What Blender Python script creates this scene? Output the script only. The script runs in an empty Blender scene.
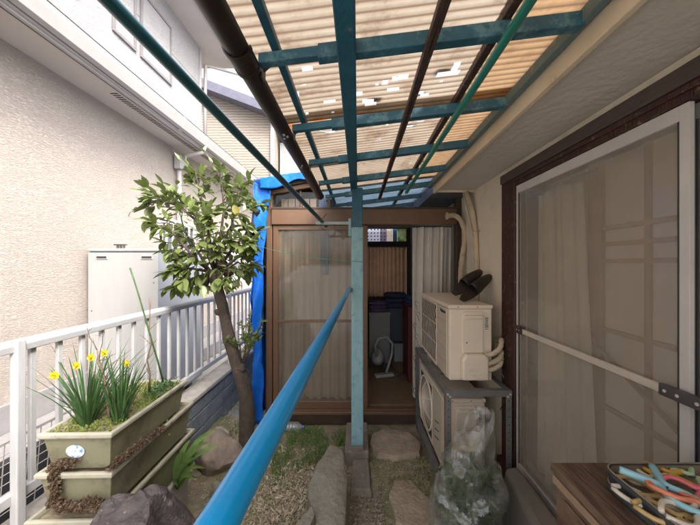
import bpy, bmesh, math, random
from mathutils import Vector, Matrix, noise
R = math.radians
random.seed(7)
scn = bpy.context.scene
col = scn.collection
F = 280.0; CX = 358.0; CY = 264.0; H = 1.5; GZ = -0.08

def P(px, py, Y):
    return Vector(((px-CX)/F*Y, Y, H-(py-CY)/F*Y))

# ------------------------------------------------------------ materials
def M(name, base, rough=.6, c2=None, scale=6, stretch=(1,1,1), bump=0, bscale=60, bstretch=None, metal=0,
      dirt=None, dscale=5, dlo=.55, dhi=.7, spec=.5, wave=None, detail=6, coat=0):
    m = bpy.data.materials.new(name); m.use_nodes = True
    nt = m.node_tree; n = nt.nodes; l = nt.links
    b = n['Principled BSDF']
    tc = n.new('ShaderNodeTexCoord')
    mp = n.new('ShaderNodeMapping'); mp.inputs['Scale'].default_value = stretch
    l.new(tc.outputs['Object'], mp.inputs['Vector'])
    c2 = c2 or tuple(x*.8 for x in base)
    no = n.new('ShaderNodeTexNoise'); no.inputs['Scale'].default_value = scale; no.inputs['Detail'].default_value = detail
    no.inputs['Roughness'].default_value = .65
    l.new(mp.outputs[0], no.inputs['Vector'])
    cr = n.new('ShaderNodeValToRGB'); cr.color_ramp.elements[0].position = .32; cr.color_ramp.elements[1].position = .68
    cr.color_ramp.elements[0].color = (*base, 1); cr.color_ramp.elements[1].color = (*c2, 1)
    l.new(no.outputs['Fac'], cr.inputs['Fac'])
    out = cr.outputs['Color']
    if dirt:
        n2 = n.new('ShaderNodeTexNoise'); n2.inputs['Scale'].default_value = dscale; n2.inputs['Detail'].default_value = 10
        n2.inputs['Roughness'].default_value = .7
        l.new(tc.outputs['Object'], n2.inputs['Vector'])
        mr = n.new('ShaderNodeMapRange'); mr.inputs[1].default_value = dlo; mr.inputs[2].default_value = dhi
        l.new(n2.outputs['Fac'], mr.inputs[0])
        mx = n.new('ShaderNodeMix'); mx.data_type = 'RGBA'
        l.new(mr.outputs[0], mx.inputs[0]); l.new(out, mx.inputs[6]); mx.inputs[7].default_value = (*dirt, 1)
        out = mx.outputs[2]
    l.new(out, b.inputs['Base Color'])
    b.inputs['Roughness'].default_value = rough; b.inputs['Metallic'].default_value = metal
    b.inputs['Specular IOR Level'].default_value = spec
    if coat: b.inputs['Coat Weight'].default_value = coat; b.inputs['Coat Roughness'].default_value = .12
    if bump:
        n3 = n.new('ShaderNodeTexNoise'); n3.inputs['Scale'].default_value = bscale; n3.inputs['Detail'].default_value = 5
        mp3 = n.new('ShaderNodeMapping'); mp3.inputs['Scale'].default_value = bstretch or stretch
        l.new(tc.outputs['Object'], mp3.inputs['Vector']); l.new(mp3.outputs[0], n3.inputs['Vector'])
        bp = n.new('ShaderNodeBump'); bp.inputs['Strength'].default_value = bump; bp.inputs['Distance'].default_value = .01
        l.new(n3.outputs['Fac'], bp.inputs['Height']); l.new(bp.outputs[0], b.inputs['Normal'])
    return m

def glass(name, tint=(.95,.96,.95), haze=.1, hazecol=(.4,.38,.34), gloss=.08, rough=.03):
    m = bpy.data.materials.new(name); m.use_nodes = True
    nt = m.node_tree; n = nt.nodes; l = nt.links
    for x in list(n):
        if x.type == 'BSDF_PRINCIPLED': n.remove(x)
    o = n['Material Output']
    t = n.new('ShaderNodeBsdfTransparent'); t.inputs[0].default_value = (*tint,1)
    g = n.new('ShaderNodeBsdfGlossy'); g.inputs['Roughness'].default_value = rough
    lw0 = n.new('ShaderNodeLayerWeight'); lw = n.new('ShaderNodeMath'); lw.operation='POWER'; lw.inputs[1].default_value=4; l.new(lw0.outputs['Facing'],lw.inputs[0])
    ad = n.new('ShaderNodeMath'); ad.operation='MULTIPLY_ADD'; ad.inputs[1].default_value=.85; ad.inputs[2].default_value=gloss*.6; ad.use_clamp=True
    l.new(lw.outputs[0], ad.inputs[0])
    mx = n.new('ShaderNodeMixShader'); l.new(ad.outputs[0], mx.inputs[0]); l.new(t.outputs[0], mx.inputs[1]); l.new(g.outputs[0], mx.inputs[2])
    d = n.new('ShaderNodeBsdfDiffuse'); d.inputs[0].default_value=(*hazecol,1)
    m2 = n.new('ShaderNodeMixShader'); m2.inputs[0].default_value=haze; m['h']=1
    if haze > .02:
        tc=n.new('ShaderNodeTexCoord'); nz=n.new('ShaderNodeTexNoise'); nz.inputs['Scale'].default_value=4; nz.inputs['Detail'].default_value=8
        l.new(tc.outputs['Object'],nz.inputs['Vector'])
        mr=n.new('ShaderNodeMapRange'); mr.inputs[1].default_value=.3; mr.inputs[2].default_value=.7; mr.inputs[3].default_value=haze*.88; mr.inputs[4].default_value=haze*1.12
        l.new(nz.outputs['Fac'],mr.inputs[0]); l.new(mr.outputs[0],m2.inputs[0])
    l.new(mx.outputs[0], m2.inputs[1]); l.new(d.outputs[0], m2.inputs[2]); l.new(m2.outputs[0], o.inputs[0])
    return m

def sheetmat(name, c1, c2, stainc, trans=.6, scale=7, stripes=False, stainlo=.56, stainhi=.75):
    """diffuse + translucent thin sheet with blotchy stains"""
    m = bpy.data.materials.new(name); m.use_nodes = True
    nt = m.node_tree; n = nt.nodes; l = nt.links
    n.remove(n['Principled BSDF']); o = n['Material Output']
    tc = n.new('ShaderNodeTexCoord')
    nz = n.new('ShaderNodeTexNoise'); nz.inputs['Scale'].default_value=scale; nz.inputs['Detail'].default_value=8; nz.inputs['Roughness'].default_value=.7
    l.new(tc.outputs['Object'], nz.inputs['Vector'])
    cr = n.new('ShaderNodeValToRGB'); e=cr.color_ramp.elements
    e[0].position=.3; e[0].color=(*c1,1); e[1].position=stainlo; e[1].color=(*c2,1)
    x=e.new(stainhi); x.color=(*stainc,1)
    l.new(nz.outputs['Fac'], cr.inputs[0])
    outc = cr.outputs[0]
    if stripes:   # grime settled in bands along the rafters, spacing 0.41 m in Y
        sp = n.new('ShaderNodeSeparateXYZ'); gt_=n.new('ShaderNodeMath'); gt_.operation='GREATER_THAN'; gt_.inputs[1].default_value=-1.15; l.new(sp.outputs['Y'],gt_.inputs[0]); ml_=n.new('ShaderNodeMath'); ml_.operation='MULTIPLY'; l.new(tc.outputs['Object'], sp.inputs[0])
        a = n.new('ShaderNodeMath'); a.operation='ADD'; a.inputs[1].default_value=2.25-1.305+4.7; l.new(sp.outputs['Y'],a.inputs[0])
        mo = n.new('ShaderNodeMath'); mo.operation='PINGPONG'; mo.inputs[1].default_value=.235; l.new(a.outputs[0],mo.inputs[0])
        nn = n.new('ShaderNodeTexNoise'); nn.inputs['Scale'].default_value=9; nn.inputs['Detail'].default_value=6; l.new(tc.outputs['Object'],nn.inputs['Vector'])
        s2 = n.new('ShaderNodeMath'); s2.operation='MULTIPLY_ADD'; s2.inputs[1].default_value=-.16; l.new(nn.outputs['Fac'],s2.inputs[0]); l.new(mo.outputs[0],s2.inputs[2])
        mr = n.new('ShaderNodeMapRange'); mr.inputs[1].default_value=-.066; mr.inputs[2].default_value=-.040; mr.inputs[3].default_value=1; mr.inputs[4].default_value=0
        l.new(s2.outputs[0], mr.inputs[0])
        mx = n.new('ShaderNodeMix'); mx.data_type='RGBA'; l.new(mr.outputs[0],ml_.inputs[0]); l.new(gt_.outputs[0],ml_.inputs[1]); l.new(ml_.outputs[0],mx.inputs[0]); l.new(outc,mx.inputs[6]); mx.inputs[7].default_value=(.36,.14,.045,1)
        outc = mx.outputs[2]
        # thin darker lines repeating at the corrugation pitch
        m3 = n.new('ShaderNodeMath'); m3.operation='MULTIPLY'; m3.inputs[1].default_value=2*math.pi/.032; l.new(sp.outputs['Y'],m3.inputs[0])
        sn = n.new('ShaderNodeMath'); sn.operation='SINE'; l.new(m3.outputs[0],sn.inputs[0])
        r2 = n.new('ShaderNodeMapRange'); r2.inputs[1].default_value=.74; r2.inputs[2].default_value=.97; r2.inputs[3].default_value=0; r2.inputs[4].default_value=.85
        l.new(sn.outputs[0], r2.inputs[0])
        mx2 = n.new('ShaderNodeMix'); mx2.data_type='RGBA'; l.new(r2.outputs[0],mx2.inputs[0]); l.new(outc,mx2.inputs[6]); mx2.inputs[7].default_value=(.20,.125,.08,1)
        outc = mx2.outputs[2]
    d = n.new('ShaderNodeBsdfDiffuse'); t = n.new('ShaderNodeBsdfTranslucent')
    l.new(outc,d.inputs[0]); l.new(outc,t.inputs[0])
    mx = n.new('ShaderNodeMixShader'); mx.inputs[0].default_value=trans
    l.new(d.outputs[0],mx.inputs[1]); l.new(t.outputs[0],mx.inputs[2]); l.new(mx.outputs[0],o.inputs[0])
    return m

def stucco(name, c1, c2, strength=.9, zs=3.2):
    m = M(name, c1, .9, c2, scale=1.2)
    nt=m.node_tree; n=nt.nodes; l=nt.links; b=n['Principled BSDF']
    tc=n.new('ShaderNodeTexCoord'); mp=n.new('ShaderNodeMapping'); mp.inputs['Scale'].default_value=(1,1,zs)
    l.new(tc.outputs['Object'],mp.inputs[0])
    n1=n.new('ShaderNodeTexNoise'); n1.inputs['Scale'].default_value=24; n1.inputs['Detail'].default_value=3; n1.inputs['Distortion'].default_value=.6
    n2=n.new('ShaderNodeTexNoise'); n2.inputs['Scale'].default_value=70; n2.inputs['Detail'].default_value=3
    l.new(mp.outputs[0],n1.inputs['Vector']); l.new(tc.outputs['Object'],n2.inputs['Vector'])
    ab=n.new('ShaderNodeMath'); ab.operation='SUBTRACT'; ab.inputs[1].default_value=.5; l.new(n1.outputs['Fac'],ab.inputs[0])
    a2=n.new('ShaderNodeMath'); a2.operation='ABSOLUTE'; l.new(ab.outputs[0],a2.inputs[0])
    mr=n.new('ShaderNodeMapRange'); mr.inputs[1].default_value=0; mr.inputs[2].default_value=.09; l.new(a2.outputs[0],mr.inputs[0])
    ad=n.new('ShaderNodeMath'); ad.operation='MULTIPLY_ADD'; ad.inputs[1].default_value=.35; l.new(n2.outputs['Fac'],ad.inputs[0]); l.new(mr.outputs[0],ad.inputs[2])
    bp=n.new('ShaderNodeBump'); bp.inputs['Strength'].default_value=strength; bp.inputs['Distance'].default_value=.006
    l.new(ad.outputs[0],bp.inputs['Height']); l.new(bp.outputs[0],b.inputs['Normal'])
    return m

# ------------------------------------------------------------ mesh builder
class MB:
    def __init__(s): s.v=[]; s.f=[]; s.mi=[]
    def add(s, vs, fs, mi=0):
        o=len(s.v); s.v+= [Vector(x) for x in vs]; s.f+=[tuple(i+o for i in f) for f in fs]; s.mi+=[mi]*len(fs); return s
    def box(s,x0,x1,y0,y1,z0,z1,mi=0):
        x0,x1=sorted((x0,x1)); y0,y1=sorted((y0,y1)); z0,z1=sorted((z0,z1))
        return s.add([(x0,y0,z0),(x1,y0,z0),(x1,y1,z0),(x0,y1,z0),(x0,y0,z1),(x1,y0,z1),(x1,y1,z1),(x0,y1,z1)],
          [(0,3,2,1),(4,5,6,7),(0,1,5,4),(1,2,6,5),(2,3,7,6),(3,0,4,7)],mi)
    def hexa(s,b,t,mi=0):
        return s.add(list(b)+list(t),[(0,3,2,1),(4,5,6,7),(0,1,5,4),(1,2,6,5),(2,3,7,6),(3,0,4,7)],mi)
    def obox(s,c,size,rot=(0,0,0),mi=0):
        m=Matrix.Translation(c)@Matrix.Rotation(rot[2],4,'Z')@Matrix.Rotation(rot[1],4,'Y')@Matrix.Rotation(rot[0],4,'X')
        hx,hy,hz=[a/2 for a in size]
        vs=[m@Vector(p) for p in [(-hx,-hy,-hz),(hx,-hy,-hz),(hx,hy,-hz),(-hx,hy,-hz),(-hx,-hy,hz),(hx,-hy,hz),(hx,hy,hz),(-hx,hy,hz)]]
        return s.add(vs,[(0,3,2,1),(4,5,6,7),(0,1,5,4),(1,2,6,5),(2,3,7,6),(3,0,4,7)],mi)
    def bar(s,p0,p1,w,h,up=(0,0,1),mi=0):
        """rectangular bar from p0 to p1; w across, h along up"""
        p0=Vector(p0);p1=Vector(p1);d=(p1-p0).normalized();u=Vector(up);sd=d.cross(u).normalized();u=sd.cross(d).normalized()
        vs=[]
        for p in (p0,p1):
            for a,b in ((-1,-1),(1,-1),(1,1),(-1,1)): vs.append(p+sd*a*w/2+u*b*h/2)
        return s.add(vs,[(0,1,2,3),(7,6,5,4),(0,4,5,1),(1,5,6,2),(2,6,7,3),(3,7,4,0)],mi)
    def tube(s,pts,r,n=10,caps=True,mi=0,closed=False):
        pts=[Vector(p) for p in pts]; k=len(pts)
        rs=r if isinstance(r,(list,tuple)) else [r]*k
        t0=(pts[1]-pts[0]).normalized(); a=Vector((0,0,1)) if abs(t0.z)<.9 else Vector((1,0,0))
        u=t0.cross(a).normalized(); vs=[]; fs=[]
        for i in range(k):
            if closed: t=(pts[(i+1)%k]-pts[i-1]).normalized()
            else: t=(pts[min(i+1,k-1)]-pts[max(i-1,0)]).normalized()
            u=(u-t*u.dot(t)).normalized(); w=t.cross(u)
            for j in range(n):
                an=2*math.pi*j/n; vs.append(pts[i]+(u*math.cos(an)+w*math.sin(an))*rs[i])
        for i in range(k if closed else k-1):
            i2=(i+1)%k
            for j in range(n): fs.append((i*n+j,i*n+(j+1)%n,i2*n+(j+1)%n,i2*n+j))
        if caps and not closed:
            fs.append(tuple(range(n))[::-1]); fs.append(tuple((k-1)*n+j for j in range(n)))
        return s.add(vs,fs,mi)
    def disc(s,c,axis,r,h,n=32,mi=0):
        a=Vector(axis).normalized(); c=Vector(c); return s.tube([c,c+a*h],r,n,True,mi)
    def grid(s,fn,nu,nv,mi=0,skip=None):
        vs=[Vector(fn(i/nu,j/nv)) for j in range(nv+1) for i in range(nu+1)]
        fs=[]
        for j in range(nv):
            for i in range(nu):
                if skip and skip((i+.5)/nu,(j+.5)/nv): continue
                a=j*(nu+1)+i; fs.append((a,a+1,a+nu+2,a+nu+1))
        return s.add(vs,fs,mi)
    def prism(s,poly,axis,a,b,mi=0):
        """poly of 2D points extruded along axis from a to b"""
        def p(q,t):
            return {'x':(t,q[0],q[1]),'y':(q[0],t,q[1]),'z':(q[0],q[1],t)}[axis]
        n=len(poly); vs=[p(q,a) for q in poly]+[p(q,b) for q in poly]
        fs=[tuple(range(n))[::-1],tuple(range(n,2*n))]+[(i,(i+1)%n,(i+1)%n+n,i+n) for i in range(n)]
        return s.add(vs,fs,mi)

ORI={}
def thing(name,label,cat,loc=(0,0,0),group=None,kind=None):
    o=bpy.data.objects.new(name,None); col.objects.link(o); o.location=loc; o.empty_display_size=.05
    o['label']=label; o['category']=cat
    if group:o['group']=group
    if kind:o['kind']=kind
    ORI[o.name]=Vector(loc); return o
def build(mb,name,mat,parent=None,smooth=False,bevel=0,label=None,cat=None,group=None,kind=None,solid=0,auto=None,origin=None,seg=2):
    org=ORI[parent.name] if parent else Vector(origin) if origin else Vector((0,0,0))
    me=bpy.data.meshes.new(name); me.from_pydata([tuple(v-org) for v in mb.v],[],mb.f)
    mats=mat if isinstance(mat,(list,tuple)) else [mat]
    for x in mats: me.materials.append(x)
    me.polygons.foreach_set('material_index',mb.mi)
    bm=bmesh.new(); bm.from_mesh(me); 
    if not (solid or getattr(mb,'open',False)): bmesh.ops.recalc_face_normals(bm,faces=bm.faces)
    bm.to_mesh(me); bm.free()
    if smooth: me.polygons.foreach_set('use_smooth',[True]*len(me.polygons))
    o=bpy.data.objects.new(name,me); col.objects.link(o)
    if parent: o.parent=parent
    else: o.location=org
    ORI[o.name]=org
    if label:o['label']=label
    if cat:o['category']=cat
    if group:o['group']=group
    if kind:o['kind']=kind
    if solid:
        md=o.modifiers.new('t','SOLIDIFY'); md.thickness=solid; md.offset=0
    if bevel:
        md=o.modifiers.new('b','BEVEL'); md.width=bevel; md.segments=seg; md.limit_method='ANGLE'; md.angle_limit=R(40); md.harden_normals=False
        if smooth is False:
            me.polygons.foreach_set('use_smooth',[False]*len(me.polygons))
    if auto:
        sm=True
        me.polygons.foreach_set('use_smooth',[True]*len(me.polygons))
        for e in me.edges: pass
        try:
            me.set_sharp_from_angle(angle=R(auto))
        except Exception: pass
    return o
def B(*a,mi=0): return MB().box(*a,mi=mi)
def text_mesh(s,size,mat,parent,name,matrix,depth=.0004,spacing=1.0):
    cu=bpy.data.curves.new('t','FONT'); cu.body=s; cu.size=size; cu.extrude=depth; cu.align_x='CENTER'; cu.align_y='CENTER'; cu.space_character=spacing; cu.offset=size*.012
    to=bpy.data.objects.new('t',cu); col.objects.link(to)
    dg=bpy.context.evaluated_depsgraph_get(); dg.update()
    me=bpy.data.meshes.new_from_object(to.evaluated_get(dg)); bpy.data.objects.remove(to)
    org=ORI[parent.name]
    me.transform(Matrix.Translation(-org)@matrix); me.name=name
    me.materials.clear(); me.materials.append(mat)
    o=bpy.data.objects.new(name,me); col.objects.link(o); o.parent=parent; ORI[o.name]=org; return o

def leaf(mb,base,d,up,L,W,mi=0,curl=.15,fold=.25,n=4):
    """pointed leaf, folded on its midrib"""
    d=Vector(d).normalized(); up=Vector(up); sd=d.cross(up)
    if sd.length<1e-3: sd=d.cross(Vector((1,0,0)))
    sd.normalize(); up=sd.cross(d).normalized(); b=Vector(base); vs=[]; fs=[]
    for i in range(n+1):
        t=i/n; w=W/2*math.sin(math.pi*min(1,t*.93+.05))**.8 if 0<i<n else W*.03
        c=b+d*L*t-up*curl*L*t*t
        vs+= [c-sd*w+up*w*fold, c, c+sd*w+up*w*fold]
    for i in range(n):
        a=i*3; fs+=[(a,a+1,a+4,a+3),(a+1,a+2,a+5,a+4)]
    mb.add(vs,fs,mi); mb.open=True
def rnd(a,b): return random.uniform(a,b)
def rdir():
    while 1:
        v=Vector((rnd(-1,1),rnd(-1,1),rnd(-1,1)))
        if .1<v.length<1: return v.normalized()
def foliage_mat(name,c1,c2,c3=None,trans=.25,rough=.4,scale=30):
    m=M(name,c1,rough,c2,scale=scale,detail=2,dirt=c3,dscale=12,dlo=.6,dhi=.68)
    b=m.node_tree.nodes['Principled BSDF']
    n=m.node_tree.nodes;l=m.node_tree.links;o=n['Material Output']
    t=n.new('ShaderNodeBsdfTranslucent'); src=b.inputs['Base Color'].links[0].from_socket; l.new(src,t.inputs[0])
    mx=n.new('ShaderNodeMixShader'); mx.inputs[0].default_value=trans; l.new(b.outputs[0],mx.inputs[1]); l.new(t.outputs[0],mx.inputs[2]); l.new(mx.outputs[0],o.inputs[0])
    return m

def rock(name,label,c,size,mat,seed=0,rough=.35,flat=None,rotz=0,tilt=(0,0),cat='rock',sub=4,group=None,facet=0):
    bm=bmesh.new(); bmesh.ops.create_icosphere(bm,subdivisions=sub,radius=1)
    off=Vector((seed*7.3,seed*3.1,seed*1.7)); rs=random.Random(seed)
    cuts=[(Vector((rs.uniform(-1,1),rs.uniform(-1,1),rs.uniform(-.6,1))).normalized(), rs.uniform(.62,.88)) for _ in range(9)]
    for v in bm.verts:
        p=v.co.copy()
        for nrm,dd in cuts:
            k=p.dot(nrm)
            if k>dd: p-=nrm*(k-dd)*.92
        q=1+rough*noise.fractal(p*1.3+off,1,2,4)*.5+.16*rough*noise.fractal(p*5+off,1,2,5)
        p*=q
        if flat is not None and p.z>flat: p.z=flat+(p.z-flat)*.12
        v.co=p
    m=Matrix.Rotation(rotz,4,'Z')@Matrix.Rotation(tilt[0],4,'X')@Matrix.Rotation(tilt[1],4,'Y')@Matrix.Diagonal((size[0]/2,size[1]/2,size[2]/2,1))
    bm.transform(m)
    me=bpy.data.meshes.new(name); bm.to_mesh(me); bm.free(); me.materials.append(mat)
    me.polygons.foreach_set('use_smooth',[True]*len(me.polygons))
    try: me.set_sharp_from_angle(angle=R(38))
    except Exception: pass
    o=bpy.data.objects.new(name,me); col.objects.link(o); o.location=c; o['label']=label; o['category']=cat
    if group:o['group']=group
    return o

# ------------------------------------------------------------ materials list
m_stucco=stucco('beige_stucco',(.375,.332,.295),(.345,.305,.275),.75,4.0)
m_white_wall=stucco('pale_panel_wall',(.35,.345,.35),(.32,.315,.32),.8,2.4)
m_soffit=M('soffit_board',(.50,.46,.42),.7,(.46,.42,.39),scale=2)
m_trim=M('white_trim',(.36,.345,.33),.5,(.32,.305,.29),scale=3,dirt=(.42,.38,.33),dscale=6,dlo=.62,dhi=.8)
m_dark=M('dark_gap',(.03,.03,.035),.7)
m_plinth=M('grey_plinth',(.26,.245,.25),.85,(.21,.20,.205),scale=8,bump=.3)
m_sid=M('layered_siding',(.34,.295,.25),.85,(.29,.25,.21),scale=5,stretch=(1,1,6),bump=1.0,bscale=9,bstretch=(1,1,8))
_n=m_sid.node_tree.nodes; _l=m_sid.node_tree.links; _tc=_n.new('ShaderNodeTexCoord'); _w=_n.new('ShaderNodeTexWave'); _w.bands_direction='Z'; _w.inputs['Scale'].default_value=3.4; _w.inputs['Distortion'].default_value=2.2; _w.inputs['Detail'].default_value=3; _w.inputs['Detail Scale'].default_value=1.5
_l.new(_tc.outputs['Object'],_w.inputs['Vector']); _mr=_n.new('ShaderNodeMapRange'); _mr.inputs[1].default_value=.0; _mr.inputs[2].default_value=.35; _mr.inputs[3].default_value=.45; _mr.inputs[4].default_value=1
_l.new(_w.outputs['Fac'],_mr.inputs[0]); _vm=_n.new('ShaderNodeVectorMath'); _vm.operation='SCALE'; _pb=_n['Principled BSDF']; _l.new(_pb.inputs['Base Color'].links[0].from_socket,_vm.inputs[0]); _l.new(_mr.outputs[0],_vm.inputs['Scale']); _l.new(_vm.outputs[0],_pb.inputs['Base Color'])
m_roofpurple=M('purple_grey_fascia',(.10,.10,.14),.5,(.13,.13,.18))
m_pebble=M('pebbled_wall',(.31,.305,.305),.9,(.25,.245,.24),scale=26,bump=.8,bscale=30)
m_tank=M('painted_tank',(.32,.318,.315),.45,(.29,.29,.29),scale=2,stretch=(4,4,.5),dirt=(.45,.42,.38),dscale=3,dlo=.64,dhi=.85)
m_tankside=M('tank_side_shade_tint',(.29,.31,.34),.5,(.26,.28,.31),scale=3)  # bluish open shade of the cabinet side, put into its colour
m_alu=M('fence_aluminium',(.44,.44,.45),.45,(.37,.375,.39),scale=14,stretch=(3,3,.6),dirt=(.32,.33,.36),dscale=14,dlo=.62,dhi=.8,metal=.05)
m_block=M('concrete_block_blue_grey',(.22,.25,.28),.9,(.13,.15,.17),scale=9,bump=.7,bscale=70,dirt=(.07,.09,.07),dscale=4,dlo=.52,dhi=.75)
m_coping=M('coping_concrete',(.44,.41,.37),.9,(.30,.28,.26),scale=10,bump=.5,bscale=80,dirt=(.14,.13,.11),dscale=8,dlo=.55,dhi=.7)
m_soil=M('garden_soil',(.20,.16,.11),1,(.34,.28,.19),scale=14,bump=1,bscale=50,dirt=(.13,.15,.06),dscale=3,dlo=.5,dhi=.66)
m_concrete=M('yard_concrete',(.36,.34,.32),.9,(.30,.29,.27),scale=5,bump=.4)
m_teal=M('teal_painted_steel',(.010,.075,.125),.5,(.018,.11,.165),scale=14,bump=.25,bscale=50,dirt=(.20,.24,.22),dscale=17,dlo=.62,dhi=.74)
m_teal2=M('faded_teal_rafter',(.026,.135,.20),.55,(.014,.085,.135),scale=10,bump=.3,bscale=50,dirt=(.10,.22,.27),dscale=11,dlo=.52,dhi=.62)
m_postlow=M('pale_blue_post_paint',(.17,.33,.38),.55,(.25,.40,.43),scale=9,stretch=(3,3,1),bump=.2,bscale=60,dirt=(.07,.16,.19),dscale=18,dlo=.55,dhi=.72)
m_pole_blue=M('glossy_blue_pole',(.0,.30,.68),.30,(.0,.275,.64),scale=3,spec=.3,dirt=(.05,.36,.66),dscale=45,dlo=.70,dhi=.78,coat=.45)
m_pole_dark=M('dark_teal_pole',(.008,.06,.08),.3,(.012,.075,.09),scale=10,coat=.4,dirt=(.12,.14,.14),dscale=40,dlo=.68,dhi=.74)
m_pole_green=M('green_pole',(.012,.20,.15),.28,(.01,.16,.13),scale=6,coat=.5,dirt=(.10,.14,.12),dscale=40,dlo=.68,dhi=.74)
m_gutter=M('dark_brown_gutter',(.016,.009,.007),.4,(.026,.014,.010),scale=12,dirt=(.07,.05,.04),dscale=22,dlo=.64,dhi=.74)
m_purlin=M('brown_rusty_purlin',(.07,.035,.025),.6,(.03,.02,.02),scale=25,bump=.4,dirt=(.22,.19,.17),dscale=30,dlo=.58,dhi=.68)
m_sheet=sheetmat('aged_corrugated_plastic',(.35,.305,.245),(.31,.255,.195),(.18,.125,.085),.55,stripes=True,stainlo=.52,stainhi=.68)
m_sheet2=sheetmat('browned_corrugated_plastic',(.37,.25,.145),(.33,.21,.115),(.20,.12,.065),.5,stripes=True,stainlo=.52,stainhi=.68)
m_sheetfar=sheetmat('blue_grey_roof_plastic',(.16,.22,.28),(.12,.17,.22),(.08,.09,.10),.5)
m_scrap=M('white_scrap',(.7,.72,.74),.5)
m_brown_alu=M('brown_aluminium',(.135,.075,.045),.42,(.16,.09,.055),scale=4,stretch=(1,1,1),dirt=(.24,.16,.10),dscale=7,dlo=.6,dhi=.8,metal=.15)
m_brown_dark=M('dark_brown_aluminium',(.045,.026,.018),.45,(.06,.035,.024),scale=5,dirt=(.12,.08,.06),dscale=10,dlo=.6,dhi=.8)
m_tarp=M('blue_tarp',(.006,.13,.62),.34,(.004,.10,.50),scale=3,bump=.35,bscale=30,dirt=(.01,.19,.72),dscale=9,dlo=.5,dhi=.7)
m_tarp.node_tree.nodes['Principled BSDF'].inputs['Specular IOR Level'].default_value=.4
m_curtain=sheetmat('white_curtain',(.84,.80,.73),(.78,.73,.66),(.66,.6,.52),.3,scale=3)
m_curtain_g=sheetmat('greyed_curtain',(.78,.73,.65),(.73,.68,.60),(.62,.57,.50),.3,scale=3)
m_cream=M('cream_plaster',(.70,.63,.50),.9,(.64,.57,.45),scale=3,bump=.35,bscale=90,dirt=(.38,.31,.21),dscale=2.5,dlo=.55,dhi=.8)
m_fascia=M('cream_eave_board',(.66,.57,.43),.7,(.58,.49,.36),scale=6,dirt=(.36,.28,.2),dscale=12,dlo=.62,dhi=.75)
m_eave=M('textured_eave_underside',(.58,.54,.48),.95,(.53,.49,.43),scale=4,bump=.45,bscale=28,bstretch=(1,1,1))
m_timber=M('dark_red_brown_timber',(.035,.012,.010),.5,(.055,.022,.016),scale=8,stretch=(6,6,1),bump=.5,bscale=30,bstretch=(6,6,1),dirt=(.20,.13,.10),dscale=30,dlo=.575,dhi=.64)
m_lintel=M('weathered_lintel',(.085,.06,.052),.6,(.065,.045,.04),scale=6,stretch=(4,1,4),bump=.4,bscale=25,bstretch=(6,1,6))
m_sash=M('white_sash_aluminium',(.60,.58,.56),.4,(.52,.50,.48),scale=4,dirt=(.36,.33,.29),dscale=8,dlo=.6,dhi=.8,metal=.1)
m_sashgrey=M('grey_sash',(.28,.26,.25),.5,(.22,.21,.20),scale=4)
m_steel=M('dark_steel_bracket',(.14,.13,.13),.4,(.1,.09,.09),scale=20,metal=.6)
m_barm=M('pale_bar',(.55,.50,.43),.4,(.48,.44,.38),scale=8,dirt=(.3,.25,.2),dscale=20,dlo=.6,dhi=.7)
m_shoji=M('shoji_paper',(.64,.595,.53),.95,(.60,.56,.50),scale=3)
m_shojiwood=M('shoji_wood',(.34,.24,.15),.7,(.28,.19,.12),scale=8)
m_ac=M('beige_ac_casing',(.76,.66,.54),.42,(.71,.61,.49),scale=3,dirt=(.42,.33,.24),dscale=7,dlo=.6,dhi=.85)
m_acpanel=M('ac_front_panel',(.54,.48,.38),.5,(.50,.44,.35),scale=3)
m_acdark=M('ac_inside_dark',(.04,.035,.03),.7)
m_ink=M('dark_ink',(.02,.025,.03),.5)
m_rack=M('grey_slotted_steel',(.20,.20,.20),.5,(.16,.155,.15),scale=12,dirt=(.10,.07,.05),dscale=25,dlo=.6,dhi=.7,metal=.2)
m_hose=M('cream_lagging',(.55,.46,.33),.7,(.46,.37,.26),scale=12,bump=.6,bscale=40,dirt=(.3,.22,.15),dscale=15,dlo=.55,dhi=.7)
m_hosedark=M('dark_hose',(.10,.08,.06),.6,(.2,.16,.12),scale=20)
m_slipper=M('dark_brown_leather',(.014,.010,.008),.5,(.026,.018,.014),scale=12,bump=.4,bscale=60)
m_planter=M('olive_plastic_planter',(.235,.225,.145),.6,(.19,.18,.115),scale=4,stretch=(1,1,.6),bump=.15,bscale=90,dirt=(.12,.10,.06),dscale=7,dlo=.48,dhi=.68)
m_rim=M('pale_planter_rim',(.42,.40,.32),.6,(.34,.32,.25),scale=8,dirt=(.25,.22,.15),dscale=16,dlo=.55,dhi=.7)
m_sticker=M('white_blue_sticker',(.68,.70,.75),.4,(.60,.64,.72),scale=40,dirt=(.10,.30,.68),dscale=45,dlo=.50,dhi=.56)
m_bark=M('mottled_bark',(.045,.032,.025),.9,(.08,.058,.045),scale=22,stretch=(1,1,.6),bump=1,bscale=60,dirt=(.26,.24,.20),dscale=30,dlo=.63,dhi=.70)
m_leaf=foliage_mat('glossy_leaf',(.09,.125,.03),(.15,.185,.06),(.22,.22,.09),.3,.3)
m_leaf2=foliage_mat('young_leaf',(.13,.18,.05),(.19,.24,.08),None,.3,.35)
m_leafy=foliage_mat('yellow_leaf',(.26,.23,.05),(.20,.19,.04),None,.3,.4)
m_blade=foliage_mat('daffodil_blade',(.045,.10,.035),(.07,.15,.045),None,.2,.4)
m_broad=foliage_mat('broad_blade',(.16,.27,.07),(.24,.36,.12),None,.25,.35,scale=8)
m_moss=foliage_mat('moss_leaf',(.17,.24,.035),(.26,.30,.06),(.34,.30,.08),.25,.6)
m_petal=foliage_mat('yellow_petal',(.85,.68,.03),(.80,.60,.02),None,.3,.5)
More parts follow.
